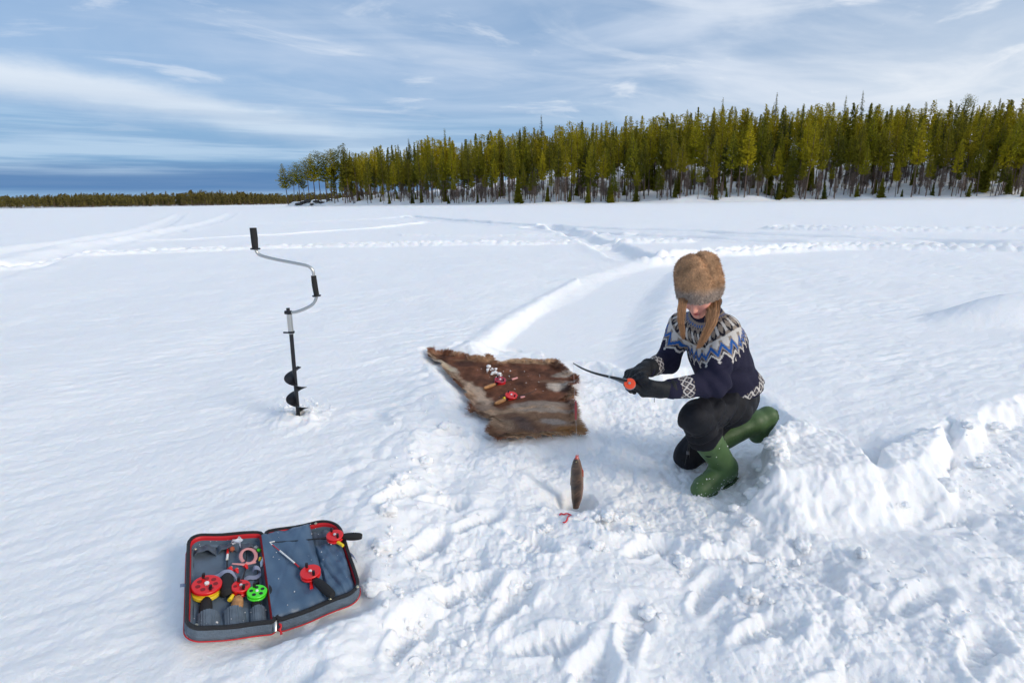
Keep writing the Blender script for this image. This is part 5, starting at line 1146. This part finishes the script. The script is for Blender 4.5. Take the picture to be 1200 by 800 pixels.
# ---- sweater
spine = nz_(PEL - NK)
def sweater_sdf(P):
    d = caps(P, [(PEL + (CH - PEL) * .12, CH, .150, .150), (CH, NK + np.array((.01, .01, -.06)), .128, .085), (SL, SR, .072, .072)], .06)
    d = smin(d, ell(P, CH + nz_((-.5, -.8, -.1)) * .045 + np.array((0, 0, -.02)), (.115, .115, .10)), .05)
    d = smin(d, ell(P, PEL + np.array((-.01, -.03, .095)), (.148, .152, .085)), .05)
    arm = np.minimum(caps(P, [(SL, EL, .074, .070), (EL, WL + (EL - WL) * .12, .066, .046)], .03), caps(P, [(SR, ER, .069, .060), (ER, WR + (ER - WR) * .10, .058, .043)], .03)); d = smin(d, arm, .028)
    # cloth: creases at the elbows, a soft roll above the hem, drag lines below the arm
    e = np.exp(-(np.linalg.norm(P - EL, axis=-1) / .10) ** 2); d = d + .008 * np.sin((P @ nz_((.8, .1, .6))) * 95 + 2 * n3(P, 9., 14)) * e + .010 * n3(P, 7.5, 13) + .008 * np.sin((P @ nz_((.5, -.3, .9))) * 60 + 3 * n3(P, 6., 15)) * np.exp(-(np.linalg.norm(P - CH - np.array((.06, -.06, -.13)), axis=-1) / .14) ** 2)
    hem = (P - (PEL + np.array((-.02, -.02, .055)))) @ nz_((.42, .22, -.87)) - .012 * n3(P, 8., 16); near = np.linalg.norm(P - PEL, axis=-1) < .26; d = np.where(near, np.maximum(d, hem), d)
    neck = np.linalg.norm(P - NK - np.array((-.018, -.02, .045)), axis=-1) - .062; d = np.maximum(d, -neck)
    return d
_sw = sweater_sdf
def sweater_sdf(P): return _sw(P) + .005 * np.exp(-(n3(P * np.array((1, 1, .6)), 6.5, 19) / .11) ** 2) * ss(np.linalg.norm(P - NK, axis=-1), .16, .26)
sV_, sF_ = nets(sweater_sdf, rng(.66, 1.52, .0044), rng(2.30, 3.12, .0044), rng(.26, .86, .0044))
def tri(x): return np.abs((x % 1) * 2 - 1)
nv = (.021, .020, .042); bei = (.30, .245, .20); crm = (.62, .58, .54); blu = (.025, .11, .36); blk = (.022, .020, .028)
def sweater_col(P):
    c = np.tile(nv, (len(P), 1)).astype(float); c0_ = NK + np.array((-.015, -.02, .03)); rel = P - c0_; rho = np.linalg.norm(rel, axis=1)
    ax_ = nz_(CH - NK + (PEL - CH) * .5); e1 = nz_(np.cross(ax_, (0, 0, 1))); e2 = np.cross(ax_, e1); th_ = np.arctan2(rel @ e2, rel @ e1); K_ = 28; u = th_ / (2 * math.pi) * K_
    rho = (rho + .012 * np.cos(th_ * 2 + .6)) / 1.26
    def put(m_, colr): c[m_] = colr
    arm_far = np.minimum(np.linalg.norm(P - EL, axis=1), np.linalg.norm(P - ER, axis=1)) > .07
    Y = (rho < .262) & arm_far; t0 = tri(u); t1 = tri(u * 2); 
    put(Y & (rho > .078) & (rho < .190), bei)
    put(Y & (rho > .088) & (rho < .098) & (t1 < .5), blu); put(Y & (rho > .098) & (rho < .106) & (tri(u * 2 + .5) < .35), nv)
    # diamonds: dark lattice with white hearts
    v = (rho - .108) / .060; dm = np.abs(t0 - .5) * 2; lat = np.abs(np.abs(v - .5) * 2 - (t0)); put(Y & (v > 0) & (v < 1) & (lat < .30), blk); ht = (np.abs(v - .5) * 2 + (1 - t0) * 1.2); put(Y & (v > 0) & (v < 1) & (np.abs(v - .5) * 2 < .62) & (t0 < .32), crm)
    put(Y & (rho > .168) & (rho < .179), crm)
    # blue zig-zag hanging from the cream line
    z = .192 + .034 * t0; put(Y & (rho > .177) & (rho < z + .016), bei); put(Y & (np.abs(rho - z) < .0085), blu); z2 = .182 + .026 * t0; put(Y & (rho > .177) & (rho < z2) & (t0 > .35), crm); z3 = .222 + .024 * t0; put(Y & (np.abs(rho - z3) < .004), crm); put(Y & (rho > z + .016) & (rho < z3 - .004) & (t0 > .55), bei)
    du = ((u + .5) % 1 - .5) * rho * 2 * math.pi / K_; dv = rho - .253; put(Y & ((np.abs(du) + np.abs(dv)) < .0075), crm)
    # cuffs
    for E_, W_ in ((EL, WL), (ER, WR)):
        a_ = nz_(W_ - E_); L = np.linalg.norm(W_ - E_); t = (P - E_) @ a_; rad = np.linalg.norm(P - E_ - t[:, None] * a_, axis=1); s1 = nz_(np.cross(a_, (0, 0, 1))); s2 = np.cross(a_, s1); ph_ = np.arctan2((P - E_) @ s2, (P - E_) @ s1) / (2 * math.pi) * 9
        m_ = (rad < .075) & (t > L * .52) & (t < L * .76); w_ = (t - L * .52) / (L * .24); x1 = np.abs(tri(ph_) - tri(w_ * 1.5)); put(m_ & (x1 < .22), crm); put(m_ & (x1 > .72), bei)
    # hem band
    hd = -((P - (PEL + np.array((-.02, -.02, .055)))) @ nz_((.42, .22, -.87))); bd = (np.linalg.norm(P - PEL, axis=1) < .26) & (hd > .012) & (hd < .058); ph_ = np.arctan2(P[:, 1] - PEL[1], P[:, 0] - PEL[0]) / (2 * math.pi) * 34; w_ = (hd - .012) / .046; x1 = np.abs(tri(ph_) - tri(w_)); put(bd & (x1 < .26), crm); put(bd & (x1 > .75), bei)
    return c
WOOL = mat('knitted_wool', (.02, .02, .04), .9, attr=True, bump=.8, bscale=170., spec=.15)
wpart('sweater', sV_, sF_, [WOOL], sweater_col(sV_))
mb = MB(); c0_ = NK + np.array((-.018, -.022, .030)); e1 = nz_(np.cross(nz_((-.35, -.35, 1)), (0, 1, 0))); e2 = np.cross(nz_((-.35, -.35, 1)), e1)
mb.tube([c0_ + (e1 * math.cos(t) + e2 * math.sin(t)) * .064 for t in np.linspace(0, 2 * math.pi, 30)], .013, mat('navy_collar', (.018, .018, .032), .9, bump=.5, bscale=200.), 10, False); wmb(mb, 'collar')
# ---- gloves
GL = mat('black_gloves', (.0075, .009, .012), .6, bump=.4, bscale=160., spec=.3)
def hand(W_, d, n, curls, thumb_dir, sc_=1.18):
    """capsules of a gloved hand: wrist point, pointing direction, palm normal"""
    d = nz_(d); n = np.array(n, float); n = nz_(n - d * (n @ d)); s_ = np.cross(d, n) * thumb_dir; L = []
    kn = W_ + d * .082 * sc_
    for k in range(4):
        off = s_ * (.030 - .020 * k) * sc_; L.append((W_ + d * .018 + off * .55, kn + off - d * .004 * abs(k - 1), .024, .0200))
        p_ = kn + off - d * .004 * abs(k - 1); a_ = 0.; seg = [.040, .028, .022]; fs = (.95, 1.05, 1.0, .80)[k]; r_ = .0135
        for j in range(3):
            a_ += curls[k] * (.75, 1.0, .8)[j]; q_ = p_ + (d * math.cos(a_) + n * math.sin(a_)) * seg[j] * fs * sc_; L.append((p_, q_, r_ * sc_, (r_ - .0012) * sc_)); p_ = q_; r_ -= .0012
    t0_ = W_ + d * .025 + s_ * .022; t1_ = t0_ + (d * .55 + s_ * .65 + n * .45) * .034; t2_ = t1_ + nz_(d * .9 + s_ * .1 + n * .6) * .032; t3_ = t2_ + nz_(d * .8 - s_ * .25 + n * .5) * .026
    return L, [(t0_, t1_, .019, .0155), (t1_, t2_, .0155, .014), (t2_, t3_, .014, .012)], (d, n, s_)
def glove(W_, E_, d, n, curls, td, bounds_c):
    L, T_, fr = hand(W_, d, n, curls, td); a_ = nz_(W_ - E_)
    def f(P):
        dpalm = caps(P, [L[i] for i in (0, 4, 8, 12)], .012); dd = dpalm
        for k in range(4): dd = smin(dd, caps(P, L[k * 4 + 1:k * 4 + 4], .006), .006)
        dd = smin(dd, caps(P, T_, .008), .010); dd = smin(dd, cap(P, W_ - a_ * .045, W_ + np.array(nz_(d)) * .02, .047, .034), .02)
        t = (P - W_) @ a_; dd = dd - .003 * (np.abs(t + .03) < .009); dd = dd + .0022 * n3(P, 30., 21); return np.maximum(dd, -.055 - t)
    c = W_ + np.array(nz_(d)) * .04; v_, f_ = nets(f, rng(c[0] - .15, c[0] + .15, .0032), rng(c[1] - .14, c[1] + .14, .0032), rng(c[2] - .13, c[2] + .12, .0032)); return wpart('glove', v_, f_, [GL])
HLc = ph(744, 454, 2.36); HRc = ph(722, 444, 2.46)
glove(WL, EL, HLc - WL, (-.15, .80, .55), (.95, .95, 1.0, 1.0), 1, None)
glove(WR, ER, HRc - WR, (.10, -.30, -1.), (.95, .85, .85, .9), 1, None)
mb = MB(); q0 = ph(767, 466, 2.36); mb.tube([q0, q0 + np.array((0, 0, -.022))], .0012, BLKP, 5); wmb(mb, 'glove_tab')
# ---- fur hat
HATC = ph(818, 330, 2.60)
def hat_sdf(P):
    q_ = hl(P); p2 = (P - HATC)
    d = ell(P, HATC, (.102, .108, .124)); d = smin(d, ell(q_, (0, -.020, .030), (.094, .112, .094)), .03)
    d = smin(d, ell(P, HATC + np.array((.034, .02, .078)), (.062, .066, .062)), .04); d = smin(d, ell(P, HATC + np.array((-.042, .0, .056)), (.056, .06, .056)), .045)
    d = smin(d, ell(P, HATC + np.array((.050, -.01, .0)), (.052, .076, .082)), .03)
    d = d + .008 * n3(P, 9., 31) + .010 * np.exp(-((p2[..., 0] - .02 + .35 * (p2[..., 2] - .05)) / .012) ** 2) * ss(p2[..., 2], -.03, .05)
    inner = ell(q_, (0, -.012, .022), (.080, .098, .104)); brim = q_ @ nz_((0, .50, -1.)) - .019 - .002 * n3(P, 12., 33)
    return np.maximum(np.maximum(d, brim), -inner)
hV, hF = nets(hat_sdf, rng(HATC[0] - .20, HATC[0] + .20, .0052), rng(HATC[1] - .20, HATC[1] + .20, .0052), rng(HATC[2] - .20, HATC[2] + .20, .0052))
def hat_col(P):
    q_ = hl(P); n = n3(P, 14., 35); n2 = n3(P, 40., 36); c = np.tile((.50, .30, .165), (len(P), 1)) * (1 + .45 * n + .25 * n2)[:, None]
    bz = np.clip((q_ @ nz_((0, .50, -1.)) + .055 + .018 * n) / .03, 0, 1)[:, None]; return np.clip(c * (1 - bz) + np.array((.42, .33, .27)) * (1 + .25 * n2[:, None]) * bz, .02, .8)
hcol = hat_col(hV); HATM = mat('hat_fur', (.3, .15, .07), .9, attr=True); hat = wpart('fur_hat', hV, hF, [HATM], hcol)
me = hat.data; nn_ = np.zeros(len(hV) * 3); me.vertices.foreach_get('normal', nn_); nn_ = nn_.reshape(-1, 3)
r = np.random.RandomState(4); pick = r.randint(0, len(hV), 42000); Pp = hV[pick] + r.normal(0, .0025, (len(pick), 3)); Nn = nn_[pick]; Dn = Nn * .55 + r.normal(0, .35, (len(pick), 3)) + np.array((0, 0, -.55)) + hf * .1; Dn /= np.linalg.norm(Dn, axis=1)[:, None]
sV, sF, sC = strands(Pp, Dn, Nn + 1e-3, .0085, .0020, hcol[pick], 6); o = wpart('fur', sV, sF, [FUR], sC, hat, False); tag(o, kind='stuff')
# ---- long hair
r = np.random.RandomState(14); HAIR = mat('ginger_hair', (.3, .14, .06), .45, attr=True, spec=.5)
def lock(path, w0, w1, n, seed):
    V_, F_, Cc = [], [], []; off = 0; rr_ = np.random.RandomState(seed); P_ = np.array([ph(*q_) for q_ in path]); m_ = len(P_)
    for k in range(n):
        a = np.clip(rr_.normal(0, 1, 3), -1.5, 1.5) * np.array((1, .45, .2)); ph_ = rr_.uniform(0, 6.28); lf = rr_.uniform(.80, 1.04); tone = rr_.uniform(.55, 1.35); pts = []; a2 = a * .5 + np.clip(rr_.normal(0, .8, 3), -1.2, 1.2) * np.array((1, .45, .2))
        for i in range(14):
            f = i / 13 * lf; x = f * (m_ - 1); i0 = min(int(x), m_ - 2); q_ = P_[i0] * (1 - (x - i0)) + P_[i0 + 1] * (x - i0); w_ = w0 + (w1 - w0) * f
            pts.append(q_ + (a * (1 - f) + a2 * f) * w_ * (1.25 - .5 * f * f) + np.array((.004 * math.sin(f * 9 + ph_), 0, 0)))
        mb = MB(); mb.tube(pts, [.0013 - .0009 * i / 13 for i in range(14)], HAIR, 4, False); V_ += mb.v; F_ += [tuple(q_ + off for q_ in f) for f in mb.f]; off += len(mb.v); Cc += [np.clip(np.array((.38, .195, .09)) * tone * (.85 + .3 * (j / len(mb.v))), 0, 1) for j in range(len(mb.v))]
    return V_, F_, Cc
for args in (([(801, 350, 2.53), (799, 362, 2.50), (798, 378, 2.50), (801, 396, 2.53)], .0095, .0055, 300, 1), ([(836, 351, 2.57), (836, 362, 2.52), (833, 380, 2.485), (825, 396, 2.475), (819, 407, 2.48)], .017, .008, 560, 2)):
    v_, f_, c_ = lock(*args); wpart('hair', np.array(v_), f_, [HAIR], np.array(c_))
# ---- the rod in her hands
ROD = mat('grey_rod', (.20, .25, .28), .4); rd = empty('ice_fishing_rod', tuple(map(float, ph(742, 452, 2.38)))); tag(rd, 'curved rod with orange reel held in her black gloves', 'ice fishing rod'); bpy.context.view_layer.update()
tipY = YH
path = arc([(735, 446.5, 2.385), (722, 443, 2.40), (710, 440.5, 2.43), (696, 437.0, 2.46), (683, 432, 2.50), (676, 428, 2.52), (671.8, 425.5, tipY)]); pts = [ph(*q_) for q_ in path]; n = len(pts)
mb = MB(); mb.tube(pts, [.0062 * (1 - i / n) ** 1.1 + .0022 for i in range(n)], BLKP, 9); built(mb, 'rod_blank', rd)
mb = MB(); mb.tube([ph(713, 441, 2.415), ph(722, 443.5, 2.41), ph(732, 446.8, 2.405), ph(738, 449, 2.405)], [.0045, .009, .014, .016], ROD, 12, flat=.45, up=(0, -1, .3)); built(mb, 'rod_mount', rd)
rc = ph(738, 449.5, 2.375); rn = nz_((-.25, -.70, .62)); mb = MB(); mb.disc(rc, rn, .026, .012, ORG, 30, .002); mb.disc(rc - rn * .010, rn, .026, .010, mat('grey_reel_rim', (.25, .25, .27), .4), 30, .002); o = built(mb, 'reel', rd)
mb = MB(); mb.disc(rc + rn * .008, rn, .006, .006, STEEL, 12, .001); built(mb, 'hub', rd, o)
mb = MB(); mb.tube([ph(740, 450, 2.385), ph(752, 455, 2.385), ph(764, 458, 2.385)], [.011, .013, .012], BLK, 12); built(mb, 'handle', rd)
